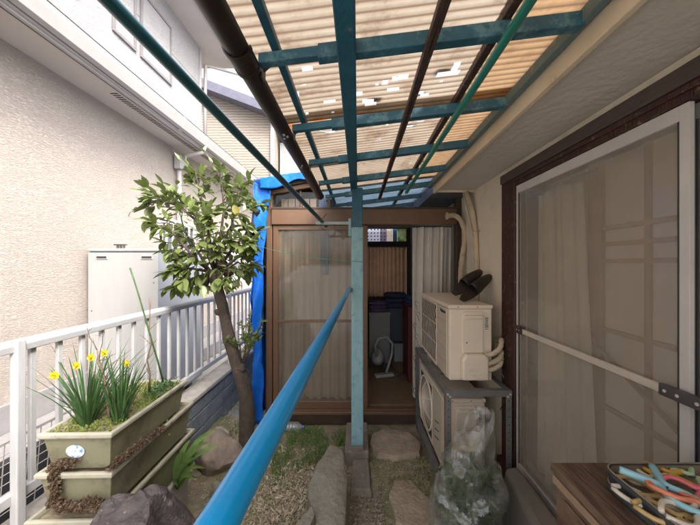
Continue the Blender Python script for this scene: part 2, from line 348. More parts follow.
m_dryplant=foliage_mat('dried_succulent_leaf',(.10,.065,.04),(.17,.11,.07),(.25,.18,.12),.1,.8)
m_twig=M('dry_twig',(.13,.085,.055),.9,(.2,.14,.10),scale=30)
m_grass=foliage_mat('grass_blade',(.09,.17,.03),(.17,.25,.06),(.30,.26,.10),.25,.5,scale=9)
m_straw=foliage_mat('dry_leaf_litter',(.62,.53,.40),(.38,.30,.20),(.80,.73,.60),.15,.8,scale=25)
m_rockp=M('purple_brown_rock',(.055,.045,.044),.8,(.14,.115,.11),scale=11,bump=1,bscale=38,dirt=(.34,.28,.26),dscale=22,dlo=.60,dhi=.68,stretch=(1,1.8,3))
m_rockb=M('warm_brown_rock',(.33,.26,.21),.85,(.18,.145,.115),scale=13,bump=1,bscale=18,dirt=(.30,.25,.2),dscale=14,dlo=.6,dhi=.75)
m_rockg=M('olive_grey_slate',(.27,.245,.19),.8,(.16,.145,.11),scale=9,bump=1,bscale=40,dirt=(.24,.225,.17),dscale=7,dlo=.55,dhi=.75)
m_rockt=M('tan_flat_stone',(.43,.345,.25),.85,(.28,.22,.155),scale=10,bump=1,bscale=40,dirt=(.15,.11,.075),dscale=9,dlo=.6,dhi=.72)
m_brick=M('grey_brown_footing',(.25,.215,.175),.9,(.17,.145,.12),scale=10,bump=.7,bscale=60,dirt=(.38,.37,.35),dscale=10,dlo=.64,dhi=.72)
m_wood=M('dark_wood_top',(.055,.033,.022),.5,(.19,.125,.085),scale=7,stretch=(9,1,4),bump=.5,bscale=14,bstretch=(9,1,6),dirt=(.26,.19,.14),dscale=30,dlo=.66,dhi=.72)
m_tin=M('dark_grey_tin',(.045,.052,.055),.35,(.06,.066,.07),scale=8,metal=.3)
m_tinedge=M('worn_tin_edge',(.42,.37,.30),.4,(.3,.26,.2),scale=20,metal=.5)
m_tinin=M('tin_inside',(.34,.27,.20),.4,(.26,.2,.15),scale=5,metal=.3)
m_floorw=M('interior_wood_floor',(.24,.155,.085),.35,(.16,.10,.055),scale=5,stretch=(12,1,1),bump=.1)
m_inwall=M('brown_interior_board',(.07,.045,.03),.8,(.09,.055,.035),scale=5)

m_seam=M('brown_seam',(.10,.085,.075),.7)
m_sashgrey0=M('grey_window_frame',(.20,.19,.19),.5)
# ------------------------------------------------------------ GROUND
g=MB()
def gz(x,y):
    return GZ+.018*noise.fractal(Vector((x*2.2,y*2.2,3)),1,2,4)+.006*noise.noise(Vector((x*14,y*14,1)))
def gf(u,v):
    x=-1.45+u*(1.10+1.45); y=-.6+v*3.5
    return (x,y,gz(x,y))
g.grid(gf,130,170); g.open=True
build(g,'garden_ground',m_soil,smooth=True,kind='structure')
g=MB(); g.add([(-300,-300,-.13),(300,-300,-.13),(300,600,-.13),(-300,600,-.13)],[(0,1,2,3)])
build(g,'ground',m_concrete,kind='structure')

# ------------------------------------------------------------ NEIGHBOUR HOUSE
WX=-2.95
nh=thing('neighbour_house','beige stucco neighbour house with white eave, long left side of the passage','house',(WX,3,-.1))
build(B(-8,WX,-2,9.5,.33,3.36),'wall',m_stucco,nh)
build(B(-7.98,WX+.035,-2.01,9.51,-.12,.33),'plinth',m_plinth,nh,bevel=.006)
pl=MB(); pl.box(-2.91,-2.55,-2,6,-.12,.10); build(pl,'step_ledge',m_plinth,nh,bevel=.01)
s=MB(); s.box(WX-.3,-2.57,-2,9.6,3.362,3.40); build(s,'soffit',m_soffit,nh)
# vent slots in the soffit: raised slotted strip
v=MB()
y=3.05
while y<5.4:
    v.box(-2.70,-2.62,y,y+.012,3.358,3.3615); y+=.036
build(v,'soffit_vent',m_dark,nh)
fa=MB(); fa.box(-2.57,-2.535,-2,9.6,3.352,3.46); build(fa,'fascia',m_trim,nh,bevel=.004)
# box gutter in front with joints
gp=[(-2.533,3.37),(-2.45,3.40),(-2.425,3.50),(-2.43,3.56),(-2.445,3.56),(-2.445,3.505),(-2.465,3.42),(-2.533,3.40)]
gt=MB(); gt.prism(gp,'y',-2,9.6); build(gt,'gutter',m_trim,nh,bevel=.003)
for yj in (1.9,3.9,5.9):
    q=MB(); q.prism([(a[0]+(.004 if i<4 else 0),a[1]-(.004 if i<3 else -.003)) for i,a in enumerate(gp)],'y',yj,yj+.07); build(q,'gutter_joint',m_trim,nh,bevel=.002)
for (xx,zz,rr) in ((-2.427,3.562,.004),(-2.50,3.383,.006),(-2.572,3.353,.006)):
    build(MB().tube([(xx,-2,zz),(xx,9.6,zz)],rr,6),'eave_shadow_joint',m_seam,nh)
for (y0,y1) in ((3.42,3.78),(3.86,4.50),(2.2,3.0)):
    w=MB(); w.box(-3.02,-2.985,y0,y1,4.36,4.40); w.box(-3.02,-2.985,y0,y1,5.26,5.30); w.box(-3.02,-2.985,y0,y0+.035,4.40,5.26); w.box(-3.02,-2.985,y1-.035,y1,4.40,5.26)
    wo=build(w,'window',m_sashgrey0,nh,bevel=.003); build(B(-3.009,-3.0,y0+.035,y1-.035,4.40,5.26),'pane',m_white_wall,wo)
for zz in (4.0,4.9):
    build(B(-3.014,-3.008,-2,5.33,zz,zz+.006),'siding_joint',m_seam,nh)
lr=MB(); lr.hexa([(-3.1,-2,3.58),(-2.53,-2,3.47),(-2.53,9.6,3.47),(-3.1,9.6,3.58)],[(-3.1,-2,3.66),(-2.50,-2,3.53),(-2.50,9.6,3.53),(-3.1,9.6,3.66)]); build(lr,'lower_roof',m_roofpurple,nh)
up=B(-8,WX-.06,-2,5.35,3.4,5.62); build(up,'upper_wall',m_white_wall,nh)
ctrim=B(WX-.07,WX-.04,5.30,5.36,3.66,5.6); build(ctrim,'corner_trim',m_trim,nh,bevel=.004)
es=B(-8,-2.58,-2,5.9,5.62,5.66); build(es,'upper_soffit',m_soffit,nh)
ef=B(-2.58,-2.54,-2,5.92,5.60,5.80); build(ef,'upper_fascia',m_trim,nh,bevel=.004)
ug=MB(); ug.prism([(a[0]-.005,a[1]+2.24) for a in gp],'y',-2,6.0); build(ug,'upper_gutter',m_trim,nh,bevel=.003)
ur=MB(); ur.hexa([(-8,-2,7.6),(-2.5,-2,5.80),(-2.5,6,5.80),(-8,6,7.6)],[(-8,-2,7.7),(-2.5,-2,5.88),(-2.5,6,5.88),(-8,6,7.7)]); build(ur,'upper_roof',m_roofpurple,nh)
dp=MB(); dp.tube([(-2.50,5.9,5.58),(-2.50,5.9,5.50),(-2.62,5.7,5.42),(-2.97,5.45,5.36),(-2.97,5.44,3.7)],.032,10); build(dp,'upper_downpipe',m_trim,nh,smooth=True)
# downpipe head + pipe at first floor
dh=MB(); dh.box(-2.93,-2.82,4.45,4.58,3.02,3.24); build(dh,'pipe_head',m_tank,nh,bevel=.01)
dp=MB(); dp.tube([(-2.47,4.52,3.40),(-2.50,4.52,3.30),(-2.72,4.52,3.26),(-2.87,4.52,3.2)],.03,10); dp.tube([(-2.885,4.52,3.05),(-2.885,4.52,0.0)],.032,10)
build(dp,'downpipe',m_trim,nh,smooth=True)
# horizontal siding joint lines / meter conduit
for (y0,y1,z0,z1) in ((4.12,5.02,1.02,2.17),(6.25,6.95,1.15,1.75)):
    w=MB()
    for a in ((y0,y0+.05,z0,z1),(y1-.05,y1,z0,z1),(y0+.05,y1-.05,z1-.05,z1),(y0+.05,y1-.05,z0,z0+.05)): w.box(WX-.02,WX+.05,*a)
    w.box(WX-.02,WX+.035,(y0+y1)/2-.025,(y0+y1)/2+.025,z0+.05,z1-.05)
    wo=build(w,'window',m_sash,nh,bevel=.003)
    build(B(WX+.002,WX+.012,y0+.05,y1-.05,z0+.05,z1-.05),'pane',glass('neighbour_pane',(.1,.12,.14),.35,(.35,.38,.42),.2),wo)
    build(B(WX,WX+.09,y0-.03,y1+.03,z0-.04,z0-.002),'sill',m_sash,nh,bevel=.004)
# security bars on the near window
wb=MB()
for k in range(7): wb.box(WX+.10,WX+.115,4.14+k*.14,4.17+k*.14,1.0,2.15)
wb.box(WX+.097,WX+.118,4.1,5.04,2.15,2.18); wb.box(WX+.097,WX+.118,4.1,5.04,.97,1.0); build(wb,'window_bars',m_sash,nh,bevel=.002)
# far low utility door
dd=B(WX-.01,WX+.03,7.15,8.0,.3,2.3); d_=build(dd,'door',m_trim,nh,bevel=.004); build(B(WX+.03,WX+.05,7.25,7.29,1.15,1.3),'handle',m_steel,d_)

# ------------------------------------------------------------ FAR HOUSES
fh=thing('layered_siding_house','beige layered siding house with sloping purple grey roof edge, beyond the stucco house','house',(-4.5,9.8,-.1))
fw=MB(); fw.prism([(-9,-.12),(-2.98,-.12),(-2.98,6.62),(-9,8.9)],'y',9.8,13); build(fw,'wall',m_sid,fh)
fr=MB(); fr.hexa([(-9.2,9.35,8.92),(-2.80,9.35,6.50),(-2.80,13.2,6.50),(-9.2,13.2,8.92)],[(-9.2,9.35,9.24),(-2.80,9.35,6.80),(-2.80,13.2,6.80),(-9.2,13.2,9.24)]); build(fr,'roof',m_roofpurple,fh)
build(B(-3.04,-2.94,9.72,9.84,-.12,6.5),'corner_trim',m_trim,fh)
wf=B(-4.3,-3.5,9.74,9.83,1.2,2.1); wo=build(wf,'window',m_sash,fh); build(B(-4.24,-3.56,9.72,9.735,1.26,2.04),'pane',m_tankside,wo)
f2=thing('pebbledash_house','white pebbled wall house beyond the layered siding house','house',(-1,11.0,-.1))
build(B(-2.9,3,10.4,14,-.12,6.0),'wall',m_pebble,f2)
fr=MB(); fr.hexa([(-2.9,10.1,6.3),(3.2,10.1,5.6),(3.2,14.2,5.6),(-2.9,14.2,6.3)],[(-2.9,10.1,6.45),(3.2,10.1,5.75),(3.2,14.2,5.75),(-2.9,14.2,6.45)]); build(fr,'roof',m_roofpurple,f2)

# ------------------------------------------------------------ WATER HEATER CABINET
tk=thing('water_heater_cabinet','tall pale grey water heater cabinet standing against the beige stucco wall','water heater',(-2.5,3.3,-.1))
TX0,TX1,TY0,TY1=-2.88,-2.14,3.0,3.85
build(B(TX0,TX1,TY0,TY1,-.02,1.635),'casing',m_tankside,tk,bevel=.006)
build(B(TX0-.002,TX1+.004,TY0-.012,TY0-.002,.02,1.62),'front_panel',m_tank,tk,bevel=.004)
build(B(TX0-.012,TX1+.012,TY0-.02,TY1+.01,1.635,1.665),'lid',m_tank,tk,bevel=.008)
for xx in (TX0+.09,TX1-.17):
    build(B(xx,xx+.12,TY0-.02,TY0-.012,1.55,1.595),'air_slot',m_trim,tk,bevel=.003)
    build(B(xx+.008,xx+.112,TY0-.0215,TY0-.0195,1.56,1.582),'slot_opening',m_dark,tk)
q=MB()
for k in range(3): q.tube([(TX0+.22+k*.035,TY0+.1,1.66),(TX0+.22+k*.035,TY0+.1,1.71)],.012,8)
q.box(TX0+.19,TX0+.31,TY0+.08,TY0+.12,1.705,1.72)
build(q,'pipe_fitting',m_steel,tk,bevel=.002)
q=MB()
for a in (-.18,.18):
    for b in (.2,.65): q.box(-2.5+a*1.6-.03,-2.5+a*1.6+.03,TY0+b-.03,TY0+b+.03,-.13,-.02)
build(q,'feet',m_steel,tk)
for (dx,dz) in ((.68,1.0),(.70,1.3),(.04,1.0)):
    build(MB().disc((TX0+dx,TY0-.012,dz),(0,-1,0),.006,.004,12),'screw',m_steel,tk)

# ------------------------------------------------------------ BLOCK WALL + FENCE
bw=thing('block_wall','blue grey concrete block wall under the white fence','wall',(-1.5,2,-.13))
b=MB(); row=0; z=-.13
while z<.30:
    y=-1+(.2 if row%2 else 0); zz=min(z+.145,.305)
    b.box(-1.565,-1.435,-1,6.5,z,zz) if False else None
    while y<6.5:
        b.box(-1.57,-1.42,y+.004,y+.396,z+.004,zz-.004); y+=.4
    z+=.15; row+=1
build(b,'blocks',m_block,bw,bevel=.006)
build(B(-1.56,-1.43,-1,6.5,-.13,.30),'mortar_core',m_coping,bw)
build(B(-1.59,-1.40,-1,6.6,.305,.345),'coping',m_coping,bw,bevel=.008)
fn=thing('metal_fence','white and silver railing fence with square upright bars on the block wall','fence',(-1.5,2,.345))
tr=MB(); tr.prism([(-1.53,1.118),(-1.47,1.118),(-1.466,1.15),(-1.478,1.166),(-1.522,1.166),(-1.534,1.15)],'y',-1,6.4)
build(tr,'top_rail',m_alu,fn,bevel=.004)
br=MB(); br.box(-1.518,-1.482,-1,6.4,.465,.51); build(br,'bottom_rail',m_alu,fn,bevel=.004)
y=1.288-.117*19; 
posts=[-.79,1.215,3.215,5.215]
for k in range(64):
    yy=y+k*.117
    if yy>6.35: break
    if min(abs(yy-p) for p in posts)<.055: continue
    build(B(-1.509,-1.491,yy-.011,yy+.011,.51,1.118),'upright_bar',m_alu,fn,bevel=.002)
for p in posts:
    build(B(-1.492,-1.458,p-.018,p+.018,.345,1.172),'post',m_alu,fn,bevel=.005)
# mesh panel leaning behind
wm=thing('wire_mesh_panel','white wire mesh panel leaning low behind the white fence','mesh panel',(-1.75,1.2,-.1))
w=MB()
for k in range(46):
    yy=-.3+k*.05; w.tube([(-1.82,yy+.1,-.1),(-1.64,yy,.66)],.0022,5)
for k in range(15):
    t=k/14; w.tube([(-1.82+.18*t,-.3+.1*(1-t),-.1+.76*t),(-1.82+.18*t,1.95+.1*(1-t),-.1+.76*t)],.0022,5)
build(w,'wires',m_trim,wm)
w=MB(); w.tube([(-1.82,-.2,-.1),(-1.64,-.3,.67),(-1.64,1.98,.67),(-1.82,2.05,-.1)],.006,6); build(w,'rim',m_trim,wm)
bd=B(-1.95,-1.90,-.5,2.3,-.12,.42); build(bd,'mesh_shade_panel',m_dark,label='added dark panel standing in for the shade behind the wire mesh panel',cat='board',origin=(-1.92,1,-.12))  # dark sheet added in place of the shade behind the mesh

# ------------------------------------------------------------ PLANTERS
def planter(name,label,x1,y0,ztop,W,L,h,rot,sticker=False,soil_in=.025):
    t=thing(name,label,'planter',(x1,y0,ztop-h),group='planters stacked by the fence')
    Rz=Matrix.Translation((x1,y0,0))@Matrix.Rotation(rot,4,'Z')
    def T(p): return Rz@Vector(p)
    ins=.014; tp=.02
    b=MB()
    def ring(i,z): return [T((-W+i,i,z)),T((-i,i,z)),T((-i,L-i,z)),T((-W+i,L-i,z))]
    zr=ztop-.022
    rings=[ring(ins+tp,ztop-h),ring(ins,zr),ring(ins+.006,zr+.001),ring(ins+.012,ztop-.05)]
    vs=[p for r in rings for p in r]; fs=[(3,2,1,0)]
    for k in range(3):
        for i in range(4): fs.append((k*4+i,k*4+(i+1)%4,k*4+4+(i+1)%4,k*4+4+i))
    b.add(vs,fs); bo=build(b,'body',m_planter,t,bevel=.012,seg=3)
    r=MB(); rr=[ring(.004,zr-.004),ring(0,zr+.004),ring(0,ztop-.006),ring(.004,ztop),ring(.016,ztop),ring(.02,ztop-.02),ring(.016,zr-.004)]
    vs=[p for q in rr for p in q]; fs=[]
    for k in range(7):
        k2=(k+1)%7
        for i in range(4): fs.append((k*4+i,k*4+(i+1)%4,k2*4+(i+1)%4,k2*4+i))
    r.add(vs,fs); build(r,'rim',m_rim,t,bevel=.003)
    s=MB()
    def sf(u,v):
        p=T((-W+.017+u*(W-.034),.017+v*(L-.034),ztop-soil_in)); p.z+=.012*noise.fractal(p*9,1,2,3); return p
    s.grid(sf,20,34); s.open=True; build(s,'soil',m_soil,t,smooth=True)
    return t,T,Rz
RZ=R(1.5)
pl3,T3,_=planter('flower_planter','lowest olive green planter of the stack by the fence, rim covered in brown dried plants',-1.075,1.20,.40,.35,.68,.215,RZ)
pl2,T2,_=planter('flower_planter','middle olive green planter of the stack by the fence, without a sticker',-1.07,1.215,.592,.33,.64,.190,RZ)
pl1,T1,Rz1=planter('flower_planter','topmost olive green planter with a round blue and white sticker, daffodils growing in it',-1.075,1.22,.762,.318,.575,.175,RZ,soil_in=.018)
for k,(a,b_) in enumerate(((1.22,1.42),(1.62,1.82))):
    tb=B(-1.40,-1.10,a,b_,-.10,.184); build(tb,'concrete_block',m_coping,bevel=.01,label=('near','far')[k]+' concrete block carrying the stacked planters',cat='concrete block',origin=(-1.25,(a+b_)/2,-.1))
st=MB(); cs=[]
zc=.762-.088
for k in range(32):
    a=2*math.pi*k/32; cs.append((-.318*.5+.0-.012+.040*math.cos(a),zc+.030*math.sin(a)))
vs=[]; 
for yy in (.0185,.0168):
    vs+=[Rz1@Vector((c[0],yy+ (.762-c[1])*.115-.009,c[1])) for c in cs]
st.add(vs,[tuple(range(32)),tuple(range(32,64))[::-1]]+[(i,(i+1)%32,(i+1)%32+32,i+32) for i in range(32)])
sto=build(st,'sticker',m_sticker,pl1)

# plants in top planter
SZ=.742
def blade(mb,base,dirx,diry,h,w,bend,n=7):
    b=Vector(base); d=Vector((dirx,diry,0)); sd=Vector((-diry,dirx,0)); 
    if sd.length<1e-4: sd=Vector((1,0,0))
    sd.normalize(); a=rnd(-.7,.7); sd=Matrix.Rotation(a,3,'Z')@sd
    vs=[];fs=[]
    for i in range(n+1):
        t=i/n; c=b+Vector((0,0,h*t*(1-.25*bend*t)))+d*(t+ bend*t*t*1.6)*h*.5
        ww=w/2*(1-t**3*.9); vs+=[c-sd*ww, c+Vector((0,0,0))+sd.cross(Vector((0,0,1)))*ww*.35, c+sd*ww]
    for i in range(n):
        q=i*3; fs+=[(q,q+1,q+4,q+3),(q+1,q+2,q+5,q+4)]
    mb.add(vs,fs); mb.open=True
def flower(root,c,face,s=.022):
    c=Vector(c); f=Vector(face).normalized(); a=f.cross(Vector((0,0,1))).normalized(); b=f.cross(a)
    mb=MB()
    for k in range(6):
        an=k*math.pi/3+.3; d=a*math.cos(an)+b*math.sin(an)+f*.15
        leaf(mb,c,d,f,s*1.15,s*.75,curl=-.1,fold=.15,n=3)
    fl=build(mb,'flower',m_petal,root,smooth=True)
    t=MB(); t.tube([c,c+f*s*.4,c+f*s*.75,c+f*s*.9],[s*.16,s*.28,s*.36,s*.46],10,False); t.open=True
    build(t,'trumpet',m_petal,fl,smooth=True)
def clump(label,c,n,spread,hs,stems):
    root=thing('daffodil',label,'daffodils',c,group='daffodil clumps in the top planter')
    mb=MB()
    for k in range(n):
        a=rnd(0,2*math.pi); r=rnd(0,.028); lean=rnd(.05,spread)
        blade(mb,(c[0]+r*math.cos(a),c[1]+r*math.sin(a),c[2]-.01),math.cos(a)*lean,math.sin(a)*lean,rnd(*hs),rnd(.007,.011),rnd(.1,.9))
    build(mb,'leaves',m_blade,root,smooth=True)
    for (px,py,Y) in stems:
        p=P(px,py,Y); b=Vector(c); m=(b+p)/2+Vector((0,0,.03)); 
        mb=MB(); pts=[b,b.lerp(m,.5)+Vector((0,0,.01)),m,m.lerp(p,.6)+Vector((0,0,.015)),p]; mb.tube(pts,.0026,6); build(mb,'stem',m_blade,root,smooth=True)
        flower(root,p,(rnd(-.4,.5),-1,rnd(-.1,.3)),.019)
clump('left daffodil clump with spreading dark leaves and yellow flowers in the top planter',(-1.285,1.33,SZ),90,1.1,(.20,.40),[(55,375,1.27),(78,365,1.30),(92,357,1.36)])
clump('right daffodil clump with upright leaves beside the bare twig in the top planter',(-1.145,1.345,SZ),62,.6,(.20,.37),[(105,353,1.40),(128,363,1.38)])
# bare twigs
def twig(name,label,pts,r0,branches,cat='bare plant'):
    root=thing(name,label,cat,pts[0])
    mb=MB(); n=len(pts); mb.tube(pts,[r0*(1-.6*i/(n-1)) for i in range(n)],7)
    for (i,v,L) in branches:
        p=Vector(pts[i]); d=Vector(v).normalized(); q=[p]
        for k in range(4):
            d=(d+rdir()*.28+Vector((0,0,.08))).normalized(); q.append(q[-1]+d*L/4)
        mb.tube(q,[r0*.38,r0*.32,r0*.27,r0*.22,r0*.14],5)
        for k in (1,2,3):
            d2=(rdir()+Vector((0,0,.6))).normalized(); mb.tube([q[k],q[k]+d2*L*.22],[r0*.2,r0*.1],5)
    build(mb,'stem',m_twig,root,smooth=True)
tp=[P(109,418,1.31),P(108,400,1.32),P(106,385,1.32),P(103,372,1.32),P(99,360,1.32),P(97,350,1.32)]
twig('bare_twig_plant','leafless forked twig between the two daffodil clumps',tp,.0065,[(2,(-.6,.2,.8),.13),(3,(.7,.1,.5),.14),(3,(-.5,-.3,.5),.10),(4,(.3,.2,.9),.16),(5,(-.3,.1,.9),.13),(4,(.8,-.1,.2),.1),(2,(.8,.3,.1),.09)])
tp=[P(149,392,1.62),P(150,375,1.62),P(147,360,1.62),P(151,345,1.62),P(149,330,1.62),P(150,312,1.62),P(149,298,1.62)]
twig('bare_sapling','thin leafless upright sapling at the far end of the top planter',tp,.0055,[(1,(-.6,.2,.8),.08),(2,(.7,.1,.5),.08),(3,(-.8,-.1,.5),.09),(4,(.6,.2,.6),.08),(5,(-.4,.1,.9),.07),(3,(.8,-.1,.4),.07)])
mb=MB(); mb.tube([P(164,385,1.68),P(158,362,1.66),P(150,335,1.62),P(141,303,1.6),P(134,280,1.6),P(130,268,1.6)],[.005,.005,.0045,.004,.004,.005],7)
build(mb,'flower_stalk',m_blade,smooth=True,label='long leaning green stalk rising from the far end of the top planter',cat='plant stalk',origin=P(164,385,1.68))
# moss and ground cover in the planter
mb=MB()
for k in range(2300):
    u=rnd(.0,1); v=random.random(); p=T1((-.30+u*.282,.02+v*.535,0)); 
    hh=.006+.035*max(0,noise.noise(p*9+Vector((5,0,0)))+.25)*(.4+.9*v); p.z=.742+hh*rnd(.2,1)
    leaf(mb,p,rdir()+Vector((0,0,.7)),rdir(),rnd(.008,.020),rnd(.004,.009),n=2)
build(mb,'moss',m_moss,smooth=True,label='yellow green moss and small weeds covering the soil of the top planter',cat='moss',kind='stuff',origin=(-1.2,1.5,.74))
mb=MB()
for k in range(260):
    p=T1((rnd(-.10,-.02),rnd(.32,.5),.75+rnd(0,.05))); leaf(mb,p,rdir()+Vector((0,0,.3)),rdir(),rnd(.02,.045),rnd(.003,.007),n=3)
build(mb,'weed_tuft',m_blade,smooth=True,label='dark green weed tuft near the far end of the top planter',cat='weeds',origin=(-1.1,1.6,.74))
def drysucc(label,pts,n,spread):
    mb=MB()
    cs=[]
    for k in range(n):
        t=random.random()*(len(pts)-1); i=int(t); c=Vector(pts[i]).lerp(Vector(pts[i+1]),t-i)+Vector((rnd(-1,1)*spread,rnd(-1,1)*spread,rnd(-.5,.8)*spread)); cs.append(c)
    for c in cs:
        ax=(rdir()+Vector((0,-.3,.5))).normalized()
        for j in range(9):
            d=(rdir()+ax*.6).normalized(); leaf(mb,c,d,ax,rnd(.009,.016),rnd(.006,.011),curl=-.4,fold=.5,n=2)
    build(mb,'dried_succulent',m_dryplant,smooth=False,label=label,cat='dried plant',group='brown dried plants on the planters',origin=pts[0])
drysucc('brown dried plant hanging off the left corner of the middle planter rim',[P(52,470,1.21),P(62,463,1.23),P(75,465,1.21)],110,.016)
drysucc('brown dried plant trailing down between the middle and lowest planters',[P(52,468,1.20),P(56,485,1.20),P(54,502,1.20)],100,.018)
drysucc('brown dried plant along the right side of the topmost planter',[(-1.078,1.222,.608),(-1.062,1.34,.622),(-1.048,1.5,.618)],230,.015)
drysucc('brown dried plant growing over the front rim of the lowest planter',[P(52,503,1.20),P(72,508,1.20),P(88,503,1.19),P(106,506,1.19)],210,.018)
mb=MB()
for k in range(120):
    p=P(rnd(150,166),rnd(424,436),1.6)+Vector((rnd(-.02,.02),rnd(-.05,.05),0)); leaf(mb,p,rdir()+Vector((0,0,.5)),rdir(),rnd(.012,.02),rnd(.008,.013),n=2)
build(mb,'seedling',m_leaf2,smooth=True,label='small bright green seedling on the rim of the middle planter',cat='seedling',origin=P(158,432,1.6))

# ------------------------------------------------------------ TREE
TY=2.32
tre=thing('garden_tree','small pruned broadleaf tree with glossy green leaves and mottled bare trunk','tree',(P(244,460,TY).x,TY,GZ))
tr_px=[(246,470,.075),(246,440,.062),(247,415,.058),(245,392,.056),(240,374,.052),(233,355,.048),(229,338,.047),(226,322,.044),(222,305,.041),(218,290,.042),(215,278,.050),(213,270,.046)]
mb=MB(); pts=[P(a,b,TY) for a,b,_ in tr_px]; pts[0].z=GZ-.03
mb.tube(pts,[r for _,_,r in tr_px],14)
for v in mb.v:
    q=noise.fractal(v*11,1,2,3)*.010; v.x+=q; v.y+=q*.7
build(mb,'trunk',m_bark,tre,smooth=True)
mb=MB()
for (px,py,r) in ((218,312,.030),(230,338,.032),(241,368,.036),(210,276,.045),(228,272,.045),(222,264,.04),(205,283,.035)):
    c=P(px,py,TY-.015); bm=bmesh.new(); bmesh.ops.create_icosphere(bm,subdivisions=2,radius=r)
    mb.add([c+v.co*(1+.5*noise.noise(v.co*30+c*9)) for v in bm.verts],[tuple(v.index for v in f.verts) for f in bm.faces]); bm.free()
build(mb,'burls',m_bark,tre,smooth=True)
limbs=[[(214,270,0),(206,250,-.05),(198,222,-.08),(180,207,-.1),(160,197,-.12),(152,206,-.12)],
       [(214,270,0),(210,245,.05),(205,215,.08),(200,190,.06),(196,176,.05)],
       [(216,270,0),(222,245,-.05),(232,225,-.06),(236,205,-.08),(240,188,-.05)],
       [(216,270,0),(220,240,.1),(224,210,.16),(222,185,.15),(219,170,.12)],
       [(218,270,0),(230,252,.0),(245,235,.02),(252,222,.03),(254,205,.0)],
       [(218,272,0),(232,262,-.12),(246,250,-.16),(254,243,-.18)],
       [(212,272,0),(198,262,-.1),(184,246,-.15),(172,232,-.15),(166,220,-.15)],
       [(212,272,0),(200,270,-.12),(188,268,-.18),(176,258,-.2)],
       [(210,272,0),(200,255,.15),(185,232,.2),(178,206,.2)],
       [(214,270,0),(212,250,-.15),(208,230,-.22),(205,210,-.22)],
       [(216,272,0),(225,270,-.15),(238,262,-.2),(246,268,-.2)],
       [(210,274,0),(200,276,-.1),(190,279,-.12),(182,281,-.12)]]
mb=MB(); lf=MB(); lf2=MB()
def addleaf(p,outd,L=None):
    d=(outd*.8+rdir()*.75+Vector((0,0,-.35))).normalized(); L=L or rnd(.065,.115)
    t=random.random(); 
    leaf(lf2 if t>.86 else lf,p,d,(Vector((0,0,1))+rdir()*.45).normalized(),L,L*rnd(.40,.54),curl=rnd(-.05,.3),fold=rnd(.15,.4),n=4)
for li,L in enumerate(limbs):
    pts=[P(a,b,TY+dy) for a,b,dy in L]; n=len(pts)
    mb.tube(pts,[.0145*(1-.75*i/(n-1)) for i in range(n)],7)
    for i in range(2,n):
        for k in range(3):
            a=pts[i-1].lerp(pts[i],random.random()); d=((a-Vector((P(214,240,TY)))).normalized()+rdir()*.8+Vector((0,0,.3))).normalized()
            ln=rnd(.06,.15); e=a+d*ln; mid=a.lerp(e,.5)+Vector((0,0,-.01)); mb.tube([a,mid,e],[.005,.004,.0025],5)
            for q in range(random.choice((7,8,9))):
                addleaf(mid.lerp(e,rnd(.1,1.05)),d)
    d=(pts[-1]-pts[-2]).normalized()
    for q in range(7): addleaf(pts[-1]+rdir()*.02,d)
for k in range(240):
    c=P(rnd(176,252),rnd(228,285),TY+rnd(-.22,.18)); addleaf(c,(c-P(214,262,TY)).normalized())
for k in range(110):
    c=P(rnd(160,252),rnd(180,232),TY+rnd(-.2,.2)); addleaf(c,(c-P(214,240,TY)).normalized())
# long shoots at the far left
for (a,b) in (((160,199),(132,210)),((158,196),(140,190)),((219,172),(203,150)),((203,178),(172,150))):
    p=P(*a,TY-.1); e=P(*b,TY-.1); mb.tube([p,p.lerp(e,.5),e],[.004,.003,.002],5)
    for q in range(5):
        c=p.lerp(e,rnd(.3,1.)); leaf(lf2,c,(e-p).normalized()+rdir()*.5,rdir(),rnd(.05,.08),rnd(.016,.024),n=3)
build(mb,'branches',m_bark,tre,smooth=True)
build(lf,'crown',m_leaf,tre,smooth=True); build(lf2,'young_leaves',m_leaf2,tre,smooth=True)
yl=MB(); leaf(yl,P(234,205,2.05),(.3,-.1,-.8),(0,-1,.3),.085,.05,n=4); build(yl,'yellow_leaf',m_leafy,tre,smooth=True)
# side sprout
mb=MB(); sp=MB()
base=P(241,368,TY); 
for (a,b) in (((250,350),(252,332)),((246,350),(242,325)),((252,345),(262,322)),((248,340),(250,318)),((240,345),(226,340)),((252,342),(258,338))):
    p1=P(*a,TY-.03); p2=P(*b,TY-.05); mb.tube([base,p1,p2],[.010,.006,.003],6)
    for q in range(34):
        c=p1.lerp(p2,rnd(0,1.1)); leaf(sp,c,(p2-p1).normalized()*.5+rdir(),rdir(),rnd(.035,.06),rnd(.014,.022),n=3)
build(mb,'sprout_stems',m_bark,tre,smooth=True); build(sp,'sprout_leaves',m_leaf2,tre,smooth=True)

